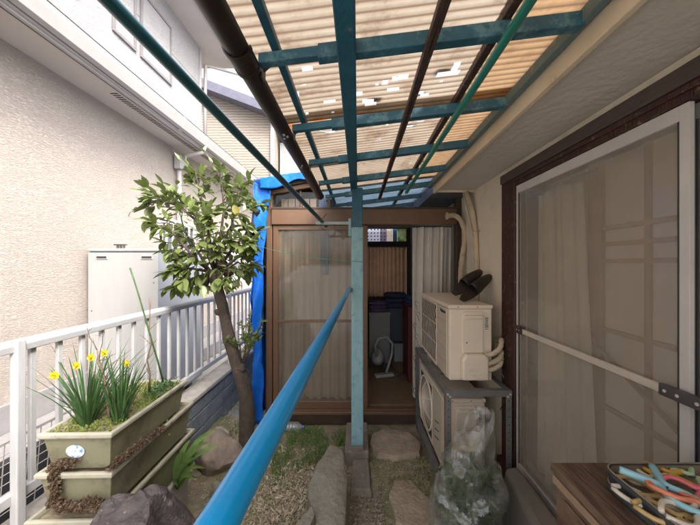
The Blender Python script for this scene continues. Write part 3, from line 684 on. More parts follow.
# broad leaf plant
bp=thing('broadleaf_plant','low plant with long arching strap leaves beside the planter stack','plant',(-1.10,1.72,GZ))
mb=MB(); bc=P(172,497,1.72)
for (tx,ty,w,Y) in ((214,430,.05,1.75),(208,436,.045,1.7),(200,446,.05,1.66),(196,458,.045,1.62),(152,492,.035,1.66),(165,470,.04,1.8),(186,432,.045,1.9),(205,468,.035,1.6),(148,497,.03,1.62),(178,486,.04,1.56),(190,440,.04,1.72),(183,452,.045,1.62),(206,452,.04,1.68),(212,442,.035,1.62),(199,478,.035,1.64),(188,466,.04,1.55),(220,446,.03,1.7),(194,478,.035,1.58),(172,440,.03,1.9)):
    e=P(tx,ty,Y); d=e-bc; n=8; vs=[];fs=[]; sd=d.cross(Vector((rnd(-.5,.5),-1,rnd(.2,.8)))).normalized()
    for i in range(n+1):
        t=i/n; nr=sd.cross(d).normalized(); c=bc.lerp(e,t)+Vector((0,0,.20*math.sin(math.pi*t)*d.length)); ww=w*.40*math.sin(math.pi*(.12+.86*t))**.7
        vs+=[c-sd*ww+nr*ww*.3,c,c+sd*ww+nr*ww*.3]
    for i in range(n):
        q=i*3; fs+=[(q,q+1,q+4,q+3),(q+1,q+2,q+5,q+4)]
    mb.add(vs,fs)
mb.open=True; build(mb,'leaves',m_broad,bp,smooth=True)
mb=MB(); mb.tube([(bc.x,bc.y,GZ-.01),bc],.02,8); build(mb,'base',m_broad,bp)

# ------------------------------------------------------------ ROCKS
rock('boulder','large dark purple brown boulder at the foot of the planters',(-.86,1.10,.20),(.56,.46,.80),m_rockp,3,.35,rotz=.2,sub=5)
rock('boulder','rounded warm brown boulder beside the tree trunk',(-1.08,2.20,GZ+.10),(.34,.30,.34),m_rockb,5,.3,rotz=.5)
rock('boulder','small grey brown stone left of the rounded boulder by the tree',(-1.25,2.48,GZ+.04),(.22,.2,.18),m_rockt,9,.3)
rock('boulder','fist sized grey stone in front of the rounded boulder',(-.95,1.93,GZ+.03),(.15,.13,.13),m_rockg,12,.4)
def slab(name,label,pts,zt,zb,mat,tilt=None,seed=0,cat='stone',group=None):
    """irregular stone slab from plan outline (x,y), rounded and roughened"""
    bm=bmesh.new(); n=len(pts); c=Vector((sum(p[0] for p in pts)/n,sum(p[1] for p in pts)/n))
    fine=[]
    for i in range(n):
        a=Vector(pts[i]); b=Vector(pts[(i+1)%n])
        for k in range(5):
            q=a.lerp(b,k/5); q=q+(q-c).normalized()*.012*noise.noise(Vector((q.x*12,q.y*12,seed))); fine.append(q)
    rings=[]
    def zt_(q): return zt(q.x,q.y) if callable(zt) else zt
    for (s,dz,low) in ((1.0,0,1),(1.02,.5,0),(1.0,.90,0),(.985,.985,0),(.93,1,0),(.7,1,0),(.45,1,0),(.2,1,0)):
        ring=[]
        for q in fine:
            p=c+(q-c)*s; h=zb+(zt_(p)-zb)*dz
            nn=noise.fractal(Vector((p.x*6,p.y*6,h*6+seed)),1,2,4)
            ring.append(bm.verts.new((p.x+.006*nn,p.y+.006*nn,h+(.010*nn if dz>.5 else 0))))
        rings.append(ring)
    m=len(fine)
    for a,b in zip(rings,rings[1:]):
        for i in range(m): bm.faces.new((a[i],a[(i+1)%m],b[(i+1)%m],b[i]))
    bm.faces.new(rings[-1]); bm.faces.new(rings[0][::-1])
    me=bpy.data.meshes.new(name); org=Vector((c.x,c.y,zb)); bm.transform(Matrix.Translation(-org)); bm.to_mesh(me); bm.free(); me.materials.append(mat)
    me.polygons.foreach_set('use_smooth',[True]*len(me.polygons)); 
    try: me.set_sharp_from_angle(angle=R(42))
    except Exception: pass
    o=bpy.data.objects.new(name,me); col.objects.link(o); o.location=org; o['label']=label; o['category']=cat
    if group:o['group']=group
    return o
slab('upright_slab','big olive grey upright slab of stone in the middle of the passage',[(-.215,1.40),(-.07,1.36),(-.058,1.58),(-.070,1.76),(-.10,1.92),(-.20,1.97),(-.255,1.84),(-.30,1.66)],lambda x,y:.205+.10*(y-1.7)-.25*max(0,x+.12)-.30*max(0,-.27-x)+.02*noise.noise(Vector((x*5,y*5,3))),-.1,m_rockg,seed=2)
slab('wedge_stone','small grey wedge of stone in front of the big upright slab',[(-.36,1.28),(-.235,1.28),(-.215,1.42),(-.245,1.46)],.235,-.1,m_rockg,seed=5)
slab('stepping_stone','wide tan stepping stone close to the doorway of the sunroom',[(.10,2.40),(.16,2.27),(.32,2.24),(.50,2.27),(.55,2.42),(.46,2.56),(.25,2.60),(.13,2.52)],-.03,-.12,m_rockt,seed=7,group='stepping stones')
slab('stepping_stone','flat polygonal tan stepping stone nearer to the camera, left of the rack',[(.205,1.88),(.27,2.02),(.37,2.0),(.475,1.84),(.49,1.66),(.36,1.60),(.225,1.68)],-.045,-.12,m_rockt,seed=11,group='stepping stones')
ft=thing('post_footing','grey brown concrete footing with block and brick around the post base','footing',(-.03,2.3,-.1))
build(B(-.105,.085,2.19,2.60,-.12,.035),'block',m_brick,ft,bevel=.012)
b=MB(); b.hexa([(-.06,1.90,-.12),(.10,1.88,-.12),(.11,2.18,-.12),(-.045,2.18,-.12)],[(-.05,1.91,-.03),(.088,1.895,-.03),(.078,2.185,-.018),(-.04,2.185,-.018)]); build(b,'brick',m_brick,ft,bevel=.008)

# ------------------------------------------------------------ LITTER, GRAVEL, GRASS
def inpoly(x,y,cx,cy,rx,ry): return ((x-cx)/rx)**2+((y-cy)/ry)**2<1
mb=MB()
for k in range(9500):
    x=rnd(-1.0,-.05); y=rnd(1.4,2.45)
    w=math.exp(-((x+.45)/.33)**2-((y-1.75)/.42)**2)
    if random.random()>w*1.1+.06: continue
    p=Vector((x,y,gz(x,y)+rnd(0,.028)*w+.004)); d=rdir(); d.z*=.35
    leaf(mb,p,d,Vector((0,0,1))+rdir()*.6,rnd(.012,.045)*(1.3 if k%9==0 else 1),rnd(.003,.010)*(2.2 if k%5==0 else 1),curl=rnd(-.5,.6),fold=rnd(-.2,.5),n=2)
for k in range(1500):
    x=rnd(.08,.56); y=rnd(1.5,2.3); p=Vector((x,y,gz(x,y)+.004)); d=rdir(); d.z*=.2
    if random.random()<.55: leaf(mb,p,d,(0,0,1),rnd(.01,.028),rnd(.003,.009),n=2)
for k in range(700):
    x=rnd(-1.4,-.6); y=rnd(1.8,3.2); p=Vector((x,y,gz(x,y)+.004)); d=rdir(); d.z*=.2; leaf(mb,p,d,(0,0,1),rnd(.01,.03),rnd(.004,.012),n=2)
build(mb,'dry_leaf_litter',m_straw,label='pale dry leaf litter and clippings strewn on the soil',cat='leaf litter',kind='stuff')
mb=MB()
for k in range(420):
    x=rnd(-.10,.16); y=rnd(1.42,1.95)
    s=rnd(.008,.02); c=Vector((x,y,gz(x,y)+rnd(0,.014)))
    mb.obox(c,(s,s*rnd(.6,1.2),s*rnd(.35,.7)),(rnd(-.6,.6),rnd(-.6,.6),rnd(0,3)))
build(mb,'gravel',m_rockb,bevel=.002,label='brown gravel chips between the upright slab and the stepping stone',cat='gravel',kind='stuff')
mb=MB()
def tuft(cx,cy,n,r,h,z0=None):
    for k in range(n):
        a=rnd(0,6.28); q=r*math.sqrt(random.random()); x=cx+q*math.cos(a); y=cy+q*math.sin(a)
        z=gz(x,y) if z0 is None else z0
        an=rnd(0,6.28); le=rnd(.1,.9); blade(mb,(x,y,z-.004),math.cos(an)*le,math.sin(an)*le,rnd(h*.4,h),rnd(.002,.005),rnd(0,1),n=3)
for k in range(46): tuft(rnd(-.75,-.12),rnd(2.12,2.62),26,.07,.075)
for k in range(16): tuft(rnd(-.62,-.15),rnd(2.2,2.55),14,.05,.13)
for k in range(14): tuft(rnd(-.75,-.45),rnd(1.95,2.2),16,.06,.07)
for k in range(26): tuft(rnd(-1.38,-1.0),rnd(2.5,3.8),20,.09,.06)
for k in range(34): tuft(rnd(.08,.55),rnd(1.7,2.3),14,.05,.03)
for k in range(10): tuft(rnd(.42,.56),rnd(1.9,2.3),14,.05,.045)
for k in range(10): tuft(rnd(-1.0,-.7),rnd(1.55,2.0),16,.06,.06)
build(mb,'grass',m_grass,smooth=True,label='short green grass growing in patches on the soil',cat='grass',kind='stuff')
mb=MB()
def cover(n,x0,x1,y0,y1,h,s):
    for k in range(n):
        x=rnd(x0,x1); y=rnd(y0,y1)
        if noise.noise(Vector((x*6,y*6,2)))<-.12: continue
        leaf(mb,(x,y,gz(x,y)+rnd(0,h)),rdir()+Vector((0,0,.3)),rdir()+Vector((0,0,1)),rnd(s*.6,s*1.3),rnd(s*.4,s*.8),n=2)
cover(1500,-.62,-.12,2.38,2.68,.05,.016)
cover(1300,.05,.56,1.75,2.28,.012,.010)
cover(900,-1.4,-.95,2.3,4.0,.04,.018)
cover(900,-1.05,-.55,1.55,2.45,.03,.016)
build(mb,'weeds',foliage_mat('weed_leaf',(.13,.23,.05),(.20,.32,.08),None,.3,.5),smooth=True,label='low bright green weeds creeping over the soil',cat='weeds',kind='stuff')

# clear bottle
cb=thing('plastic_bottle','clear ribbed plastic bottle lying on the grass under the sunroom sill','bottle',(-.63,2.62,GZ+.045))
m_clear=glass('clear_plastic',(.93,.95,.96),.22,(.55,.58,.60),.16,.08)
mb=MB(); pts=[];rs=[]
for i in range(25):
    t=i/24; pts.append((-.76+.235*t,2.63-.01*t,GZ+.055)); r=.045
    if t>.85: r=.045-(t-.85)/.15*.030
    if t<.05: r=.036
    rs.append(r*(1-.06*(i%3==0)))
mb.tube(pts,rs,14); build(mb,'bottle_body',m_clear,cb,smooth=True)
mb=MB(); mb.tube([(-.523,2.62,GZ+.055),(-.503,2.62,GZ+.055)],.016,12); build(mb,'cap',M('blue_cap',(.05,.16,.45),.4),cb,smooth=False)

# ------------------------------------------------------------ CANOPY (post, beam, rafters, roofing)
cn=thing('canopy','teal steel canopy with aged corrugated plastic roofing, rafters, gutter and central post','canopy',(-.005,2.25,.035))
def cz(x): return H+.60+.125*x       # underside of the rafters
build(B(-.053,.045,2.185,2.275,.036,.075),'post_foot',m_brick,cn,bevel=.004)
build(B(-.052,.042,2.19,2.27,.075,1.79),'post',m_postlow,cn,bevel=.008)
build(B(-.0475,.0375,2.195,2.265,1.79,2.10),'post_sleeve',m_teal,cn,bevel=.006)
build(MB().disc((.022,2.187,1.825),(0,-1,0),.009,.01,6),'bolt',m_steel,cn)
build(B(-.058,-.006,-.8,2.26,2.085,2.135),'beam',m_teal,cn,bevel=.004)
ys=[-.42,-.01,.40,.81,1.22,1.63,2.04,2.45,2.86,3.27,3.68,4.09]
for y in ys:
    m=m_teal2
    b=MB(); x0,x1=-.115,.648
    if abs(y-1.22)<.01 or 1: 
        z0,z1=cz(x0)-.0,cz(x1); b.hexa([(x0,y-.016,z0),(x1,y-.016,z1),(x1,y+.016,z1),(x0,y+.016,z0)],[(x0,y-.016,z0+.042),(x1,y-.016,z1+.042),(x1,y+.016,z1+.042),(x0,y+.016,z0+.042)])
    build(b,'rafter',m,cn,bevel=.003)
    x0,x1=-.285,-.112; z0,z1=cz(x0)+.008,cz(x1)+.008
    b=MB().hexa([(x0,y-.013,z0),(x1,y-.013,z1),(x1,y+.013,z1),(x0,y+.013,z0)],[(x0,y-.013,z0+.03),(x1,y-.013,z1+.03),(x1,y+.013,z1+.03),(x0,y+.013,z0+.03)])
    build(b,'rafter_end',m_teal2,cn,bevel=.003)
def purl(x,w,z0,z1,mt,y1=4.3,name='purlin'):
    return build(B(x-w/2,x+w/2,-.8,y1,z0,z1),name,mt,cn,bevel=.003)
zt=lambda x:cz(x)+.043
purl(-.238,.024,zt(-.238)+.002,zt(-.238)+.026,m_teal); 
purl(.425,.026,zt(.425)+.002,zt(.425)+.026,m_purlin)
# brown double channel hanging under the rafters
build(B(.188,.199,-.8,2.62,cz(.2)-.026,cz(.2)-.003),'channel',m_purlin,cn,bevel=.002)
build(B(.203,.214,-.8,2.62,cz(.2)-.024,cz(.2)-.003),'channel',m_purlin,cn,bevel=.002)
build(B(.636,.662,-.8,2.55,H+.688,H+.728),'wall_ledger',M('faded_teal_ledger',(.14,.20,.20),.7,(.10,.15,.16),scale=30,dirt=(.25,.22,.18),dscale=30,dlo=.55,dhi=.65),cn,bevel=.003)
# corrugated sheets
holes=[(.085,.118,1.045,1.075),(.125,.150,1.035,1.06),(.155,.185,1.03,1.055),(.02,.06,1.16,1.185),(-.005,.02,1.10,1.13),(.035,.075,1.185,1.205),(-.14,-.09,1.135,1.15),
       (.30,.38,1.04,1.07),(.34,.37,1.0,1.045),(.245,.275,1.14,1.165),(.26,.30,1.165,1.18),(-.17,-.12,1.39,1.41),(-.08,-.04,1.36,1.39),(.235,.29,1.44,1.455),(.27,.33,1.40,1.415),(-.2,-.16,1.33,1.35),(-.06,-.01,1.50,1.52),(.10,.13,1.55,1.57),
       (-.19,-.15,.93,.95),(.11,.16,1.10,1.12),(-.25,-.22,1.05,1.08),(.07,.1,.88,.9)]
hs=random.Random(4)
for k in range(26):
    x=hs.uniform(-.24,.5); y=hs.uniform(.75,2.3); holes.append((x,x+hs.uniform(.006,.016),y,y+hs.uniform(.006,.014)))
def sheet(y0,y1,x0,x1,dz,mt=None):
    nu=int((x1-x0)/.012); nv=int((y1-y0)/.004)
    def fn(u,v):
        x=x0+u*(x1-x0); y=y0+v*(y1-y0)
        sag=.004*noise.noise(Vector((x*3,y*3,7)))
        return (x,y,zt(x)+.0275+.0055+dz+.0019*math.sin(2*math.pi*y/.032)+sag)
    def sk(u,v):
        x=x0+u*(x1-x0); y=y0+v*(y1-y0)
        for h in holes:
            m=.0015*noise.noise(Vector((x*90,y*90,1)))
            if h[0]+m<x<h[1]+m and h[2]+m<y<h[3]+m: return True
        return False
    mb=MB(); mb.grid(fn,nu,nv,skip=sk); mb.open=True
    return build(mb,'roof_sheet',(mt or m_sheet) if y0<2.3 else m_sheetfar,cn,smooth=True)
for i,(a,b) in enumerate(((-.70,.02),(-.03,.66),(.60,1.27),(1.20,1.86),(1.80,2.46),(2.40,3.06),(3.0,3.66),(3.6,4.35))):
    sheet(a,b,-.322,.43,.0022*(i%2)); sheet(a,b,.415,.686,.0022*(i%2)+.0012,m_sheet2)
# dark patches repaired from above
for (x,y,w,l) in ((.075,1.165,.055,.03),(.32,1.035,.05,.03),(.26,1.15,.045,.025),(.28,1.435,.05,.02)):
    build(MB().obox((x,y,zt(x)+.045),(w,l,.004),(0,-.12,.2)),'patch',M('brown_patch',(.12,.08,.06),.8),cn)
# gutter: half round with sleeves, brackets
GX,GZZ,GR=-.318,H+.572,.032
def gutter(y0,y1,r,th=.0035,nm='gutter',a0=0,a1=180,mat=m_gutter):
    mb=MB(); n=16; vs=[]
    for y in (y0,y1):
        for rr in (r,r-th):
            for i in range(n+1):
                a=math.pi+R(a0)+ (R(a1-a0))*i/n; vs.append((GX+rr*math.cos(a),y,GZZ+rr*math.sin(a)))
    m=n+1; fs=[]
    for i in range(n):
        fs+=[(i,i+1,2*m+i+1,2*m+i),(m+i+1,m+i,3*m+i,3*m+i+1),(i+1,i,m+i,m+i+1),(2*m+i,2*m+i+1,3*m+i+1,3*m+i)]
    fs+=[(0,2*m,3*m,m),(n,m+n,3*m+n,2*m+n)]
    mb.add(vs,fs); return build(mb,nm,mat,cn,auto=40)
gutter(-.8,2.34,GR)
mb=MB(); 
for y0,y1 in ((.74,.80),): pass
gutter(.745,.80,GR+.004,.0035,'gutter_joint'); gutter(.73,.745,GR+.006,.004,'gutter_joint'); gutter(.80,.812,GR+.006,.004,'gutter_joint')
gutter(2.30,2.345,GR+.003,.0035,'gutter_joint')
for (y,a) in ((1.165,95),(1.19,112),(1.535,100),(1.56,82),(1.20,84)):
    gutter(y,y+rnd(.010,.02),GR+.0008,.0006,'white_scrap',a,a+16,m_scrap)
for y in ys[1:7]:
    b=MB(); b.bar((GX+GR,y+.03,GZZ+.005),(-.26,y+.03,zt(-.26)-.01),.012,.004); b.box(GX+GR-.001,GX+GR+.004,y+.015,y+.045,GZZ-.02,GZZ+.015); build(b,'gutter_bracket',m_steel,cn)
# pole holder arm on the post
ha=MB(); ha.box(-.335,-.056,2.215,2.245,1.812,1.836); 
build(ha,'pole_arm',M('pale_arm_paint',(.34,.42,.40),.5,(.26,.33,.32),scale=20,dirt=(.15,.1,.07),dscale=25,dlo=.6,dhi=.7),cn,bevel=.004)
ha=MB(); ha.box(-.075,-.053,2.205,2.255,1.72,1.86); build(ha,'arm_plate',m_postlow,cn,bevel=.003)
hk=MB(); pts=[]
for i in range(14):
    a=R(-10-i*17); pts.append((-.185+.028*math.cos(a)*-1,2.23,1.765+.03*math.sin(a)))
hk.tube([(-.185,2.23,1.812),(-.183,2.23,1.79)]+[(-.215+.034*math.cos(R(40-i*20)),2.225,1.757+.034*math.sin(R(40-i*20))) for i in range(11)],.0035,6); build(hk,'hook',m_steel,cn,smooth=True)
hk=MB(); hk.tube([(-.31,2.23,1.835),(-.275,2.23,1.87),(-.25,2.23,1.90)],.003,6); hk.tube([(-.30,2.23,1.812),(-.30,2.23,1.79),(-.27,2.23,1.775)],.0035,6); build(hk,'hook',m_steel,cn,smooth=True)
# blue pole holder
hk=MB(); hk.tube([(-.065+.022*math.cos(R(a)),2.18,1.30+.022*math.sin(R(a))) for a in range(150,391,20)],.0035,6); build(hk,'hook',m_steel,cn,smooth=True)

# ------------------------------------------------------------ POLES
def pole(label,p0,p1,r,mat,capmat=None):
    p0=Vector(p0);p1=Vector(p1); root=thing('drying_pole',label,'pole',p0,group='laundry poles')
    d=(p1-p0).normalized(); n=28
    mb=MB(); mb.tube([p0.lerp(p1,i/n) for i in range(n+1)],r,28,True); build(mb,'pole_tube',mat,root,smooth=True) 
    mb=MB(); mb.tube([p1-d*.03,p1+d*.004,p1+d*.012],[r*1.06,r*1.06,r*.7],20); build(mb,'end_cap',capmat or mat,root,auto=40)
pole('bright glossy blue laundry pole running from the near left up to the teal post',(-.1060,.14,1.3055),(-.067,2.195,1.303),.0154,m_pole_blue)
pole('dark teal laundry pole crossing overhead at upper left to the hook arm',(-.50,.10,2.02),(-.270,2.36,1.822),.0148,m_pole_dark,m_steel)
pole('green laundry pole slung under the rafters at the right',(.415,.1,2.140),(.395,2.28,2.085),.0135,m_pole_green)
for y in (1.72,2.1):
    mb=MB(); mb.tube([(.40,y,2.10+.06),(.401,y,2.13)],.002,5); 
    pts=[(.402+.017*math.cos(a),y,2.112+ (0.0 if y<2 else -.012)+.017*math.sin(a)) for a in [R(q) for q in range(90,451,30)]]
    mb.tube(pts,.002,5); build(mb,'hanger_wire',m_steel,cn,smooth=True)

# ------------------------------------------------------------ SUNROOM
SY=2.75
sr=thing('sunroom','brown aluminium framed sunroom closing the end of the passage','sunroom',(.05,SY,-.1))
build(B(-.90,-.845,SY,SY+.08,-.05,2.20),'post',m_brown_alu,sr,bevel=.004)
build(B(.965,1.018,SY,SY+.08,-.05,2.18),'post',m_brown_dark,sr,bevel=.004)
build(B(-.845,.965,SY-.02,SY+.07,1.885,2.045),'header',m_brown_alu,sr,bevel=.005)
build(B(-.845,.965,SY-.026,SY+.0,2.035,2.055),'header_lip',m_brown_dark,sr,bevel=.003)
build(B(-.845,.965,SY-.02,SY+.08,-.06,.035),'sill',m_brown_dark,sr,bevel=.004)
build(B(-.845,.965,SY-.035,SY+.08,.035,.062),'threshold',m_brown_alu,sr,bevel=.003)
for k in (0,1): build(B(-.84,.96,SY+.0+k*.035,SY+.008+k*.035,.062,.078),'track',m_brown_alu,sr)
# left sliding door
ld=MB()
ld.box(-.835,-.785,SY,SY+.03,.08,1.88); ld.box(.035,.095,SY,SY+.03,.08,1.88)
ld.box(-.785,.035,SY,SY+.03,1.835,1.88); ld.box(-.785,.035,SY,SY+.03,.08,.15); ld.box(-.785,.035,SY+.004,SY+.028,.925,.95)
d1=build(ld,'sliding_door',m_brown_alu,sr,bevel=.003)
m_paneL=glass('dusty_door_glass',(.95,.92,.88),.14,(.40,.36,.31),.06,.04)
build(B(-.785,.035,SY+.012,SY+.017,.15,.925),'pane',m_paneL,d1); build(B(-.785,.035,SY+.012,SY+.017,.95,1.835),'pane',m_paneL,d1)
# second leaf slid open behind the left one
ld=MB(); ld.box(.015,.055,SY+.035,SY+.062,.08,1.88); ld.box(-.80,-.76,SY+.035,SY+.062,.08,1.88); ld.box(-.76,.015,SY+.035,SY+.062,1.84,1.88); ld.box(-.76,.015,SY+.035,SY+.062,.08,.14)
build(ld,'sliding_door',m_brown_alu,sr,bevel=.003,label='door leaf slid open behind the left one')
# transom
tm=glass('transom_glass',(.92,.94,.95),.02,(.5,.5,.5),.03,.02)
build(B(-.845,.95,SY+.02,SY+.024,2.056,2.21),'transom_pane',tm,sr)
build(B(-.30,-.27,SY+.004,SY+.04,2.056,2.30),'transom_bar',m_brown_alu,sr,bevel=.003)
build(B(-.58,-.56,SY+.01,SY+.035,2.056,2.22),'transom_bar',m_brown_dark,sr,bevel=.003)
# roof of the left bay with sloping front board
rf=MB(); rf.hexa([(-.96,SY-.05,2.205),(-.26,SY-.05,2.335),(-.26,4.7,2.335),(-.96,4.7,2.205)],[(-.96,SY-.05,2.235),(-.26,SY-.05,2.365),(-.26,4.7,2.365),(-.96,4.7,2.235)]); build(rf,'roof',m_brown_dark,sr)
rf=MB(); rf.hexa([(-.93,SY-.02,2.165),(-.28,SY-.02,2.285),(-.28,SY+.02,2.285),(-.93,SY+.02,2.165)],[(-.93,SY-.02,2.203),(-.28,SY-.02,2.331),(-.28,SY+.02,2.331),(-.93,SY+.02,2.203)]); build(rf,'roof_board',m_brown_alu,sr,bevel=.003)
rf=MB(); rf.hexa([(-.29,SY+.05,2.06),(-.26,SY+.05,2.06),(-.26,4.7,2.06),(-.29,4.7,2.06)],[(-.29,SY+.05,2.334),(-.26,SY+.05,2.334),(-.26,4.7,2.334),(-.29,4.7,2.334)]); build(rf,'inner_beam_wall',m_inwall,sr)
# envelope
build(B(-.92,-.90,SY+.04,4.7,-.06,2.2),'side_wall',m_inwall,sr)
build(B(-.90,1.02,SY+.08,4.7,-.06,.08),'floor',m_floorw,sr)
bwm=MB()
BY=4.6
bwm.box(-.9,.14,BY,BY+.1,.08,2.3); bwm.box(.80,1.02,BY,BY+.1,.08,2.3); bwm.box(.14,.80,BY,BY+.1,.08,1.0); bwm.box(.14,.80,BY,BY+.1,2.16,2.3)
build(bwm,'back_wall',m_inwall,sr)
build(B(-.25,1.02,3.45,4.6,2.075,2.10),'added_shade_board',m_inwall,sr)  # board added overhead to keep the back of the interior dark
build(B(.14,.80,BY-.03,BY,1.77,1.87),'window_rail',m_dark,sr,bevel=.003)
build(B(.75,.84,3.9,4.0,.08,2.07),'inner_post',m_teal,sr,bevel=.004)
# back window: patterned screens (backlit by daylight)
def pat(name,c1,c2,scale):
    m=sheetmat(name,c1,c1,c1,.8)
    n=m.node_tree.nodes;l=m.node_tree.links
    tc=n.new('ShaderNodeTexCoord'); vo=n.new('ShaderNodeTexVoronoi'); vo.inputs['Scale'].default_value=scale; vo.inputs['Randomness'].default_value=.1
    l.new(tc.outputs['Object'],vo.inputs[0]); mr=n.new('ShaderNodeMapRange'); mr.inputs[1].default_value=.18;mr.inputs[2].default_value=.26; l.new(vo.outputs['Distance'],mr.inputs[0])
    mx=n.new('ShaderNodeMix'); mx.data_type='RGBA'; mx.inputs[6].default_value=(*c2,1); mx.inputs[7].default_value=(*c1,1); l.new(mr.outputs[0],mx.inputs[0])
    for q in n:
        if q.type in('BSDF_DIFFUSE','BSDF_TRANSLUCENT'): l.new(mx.outputs[2],q.inputs[0])
    return m
for (a,b,m) in ((.14,.36,pat('spotted_film',(.80,.82,.92),(.08,.09,.16),18)),(.363,.48,pat('grey_spotted_film',(.45,.44,.52),(.10,.09,.14),18)),(.483,.575,pat('cream_film',(.85,.80,.76),(.6,.5,.45),16)),(.578,.65,M('blue_film',(.08,.35,.60),.5)),(.653,.80,foliage_mat('leafy_film',(.25,.42,.10),(.75,.8,.7),None,.6,.5,12))):
    build(B(a,b,BY+.04,BY+.045,1.87,2.16),'film_pane',m,sr)
# brown curtain under it
cu=thing('inner_brown_curtain','brown pleated curtain on the back window inside the sunroom','curtain',(.45,4.52,.9))
mb=MB(); mb.grid(lambda u,v:(.12+u*.66,4.54+.022*math.sin(u*64)+.006*math.sin(u*23),1.77-v*.80),140,10); mb.open=True
build(mb,'cloth',sheetmat('brown_curtain_cloth',(.30,.19,.13),(.25,.155,.105),(.18,.11,.075),.6,scale=3),cu,smooth=True)
build(MB().tube([(.08,4.54,1.78),(.82,4.54,1.78)],.008,8),'rod',m_steel,cu)
# white curtain in the doorway
cu=thing('lace_curtain','cream embroidered curtain hanging at the right of the sunroom doorway','curtain',(.72,2.86,.1))
def cf(u,v):
    x0=.555; x1=.955-.02*v
    return (x0+.03*v*0+u*(x1-x0)+.008*math.sin(u*33+v*2),2.865+.026*math.sin(u*38+math.sin(u*9)*2.2+math.sin(v*3)*.9)*(1-.25*v)+.018*math.sin(u*15+v*1.5),1.875-v*1.74)
mb=MB(); mb.grid(cf,170,46); mb.open=True; build(mb,'cloth',m_curtain,cu,smooth=True)
mb=MB()
for k in range(9):
    z=1.10-k*.11; x=.59+.02*math.sin(k*2.1)
    pts=[(x+.018*math.cos(a)*(1-.1*a),2.835,z+.024*math.sin(a)) for a in [i*.55 for i in range(11)]]
    mb.tube(pts,.0022,5); mb.tube([(x,2.835,z-.02),(x+.012,2.835,z-.07)],.002,5)
build(mb,'embroidery',m_steel,cu,smooth=True)
build(MB().tube([(.10,2.86,1.882),(.96,2.86,1.882)],.006,8),'rod',m_steel,cu)
# curtain behind left sash
cu=thing('striped_curtain','dim grey beige curtain hanging behind the glass of the left sliding door','curtain',(-.4,2.88,.1))
mb=MB(); mb.grid(lambda u,v:(-.82+u*.82,2.90+.020*math.sin(u*58)+.010*math.sin(u*21+v),1.87-v*1.76),190,8); mb.open=True
build(mb,'cloth',sheetmat('dim_curtain_cloth',(.48,.42,.34),(.42,.36,.28),(.34,.28,.21),.3,scale=2),cu,smooth=True)
build(MB().tube([(-.83,2.90,1.878),(.01,2.90,1.878)],.006,8),'rod',m_steel,cu)

# interior clutter
m_bx1=M('white_box',(.28,.29,.30),.6,(.24,.25,.26)); m_cl1=M('purple_cloth',(.14,.10,.20),.95,(.08,.06,.12),scale=9); m_cl2=M('navy_cloth',(.03,.04,.09),.95,(.05,.06,.12),scale=9)
m_red=M('dark_red_box',(.12,.02,.015),.6); m_bl=M('blue_grey_plastic',(.05,.065,.10),.5)
def cbox(name,label,a,mat,lidm=None,cat='box'):
    t=thing(name,label,cat,((a[0]+a[1])/2,(a[2]+a[3])/2,a[4])); build(B(*a),'body',mat,t,bevel=.012)
    build(B(a[0]-.008,a[1]+.008,a[2]-.008,a[3]+.008,a[5]-.025,a[5]+.006),'lid',lidm or mat,t,bevel=.006); return t
cbox('storage_box','white storage box with cloths folded on top, inside at the back left',(.16,.46,4.0,4.3,.08,.80),m_bx1)
cbox('storage_box','small white storage box on the floor, inside at the back right',(.52,.72,4.05,4.3,.08,.34),m_bx1)
cbox('storage_box','dark red cabinet box behind the open edge of the cream curtain',(.60,.80,3.35,3.75,.08,.98),m_red)
cbox('storage_box','blue grey plastic box under the folded navy cloths',(.30,.74,4.1,4.4,.36,.84),m_bl)
def pile(name,label,c,s,mat,seed):
    t=thing(name,label,'cloth pile',c)
    for k in range(3):
        mb=MB(); bm=bmesh.new(); bmesh.ops.create_icosphere(bm,subdivisions=3,radius=1)
        cc=Vector(c)+Vector((rnd(-.02,.02),rnd(-.02,.02),s[2]*(k+.5)))
        vs=[]
        for v in bm.verts:
            p=v.co.copy(); p=Vector((math.copysign(abs(p.x)**.5,p.x),math.copysign(abs(p.y)**.5,p.y),math.copysign(abs(p.z)**.7,p.z)))
            p*=1+.18*noise.noise(p*2.4+Vector((seed,k,0))); vs.append(cc+Vector((p.x*s[0]/2,p.y*s[1]/2,p.z*s[2]*.55)))
        mb.add(vs,[tuple(v.index for v in f.verts) for f in bm.faces]); bm.free(); build(mb,'folded_cloth',mat,t,smooth=True)
pile('cloth_pile','pile of folded purple cloths on top of the white storage box',(.31,4.14,.806),(.28,.24,.05),m_cl1,1)
pile('cloth_pile','pile of folded navy cloths on the blue grey plastic box',(.55,4.24,.846),(.34,.26,.075),m_cl2,5)
pile('cloth_pile','crumpled navy cloths on the dark red cabinet box',(.70,3.55,.986),(.18,.3,.035),m_cl2,8)
vc=thing('vacuum_cleaner','white canister vacuum cleaner with curved hose on the wooden floor','vacuum cleaner',(.30,3.75,.08))
m_vac=M('white_vacuum_plastic',(.40,.41,.41),.35,(.34,.35,.35))
mb=MB(); bm=bmesh.new(); bmesh.ops.create_icosphere(bm,subdivisions=3,radius=1)
mb.add([Vector((.26+v.co.x*.085,3.72+v.co.y*.15,.26+v.co.z*(.11+.04*v.co.y))) for v in bm.verts],[tuple(v.index for v in f.verts) for f in bm.faces]); bm.free()
build(mb,'canister',m_vac,vc,smooth=True)
for sx in (-1,1): build(MB().disc((.26+sx*.075,3.78,.16),(sx,0,0),.08,.02,20),'wheel',m_cl2,vc,bevel=.004)
mb=MB(); mb.tube([(.24,3.6,.32),(.22,3.55,.46),(.26,3.52,.56),(.36,3.55,.58),(.44,3.6,.48),(.44,3.62,.34),(.40,3.6,.22),(.36,3.55,.13)],.016,10); build(mb,'hose',m_vac,vc,smooth=True)
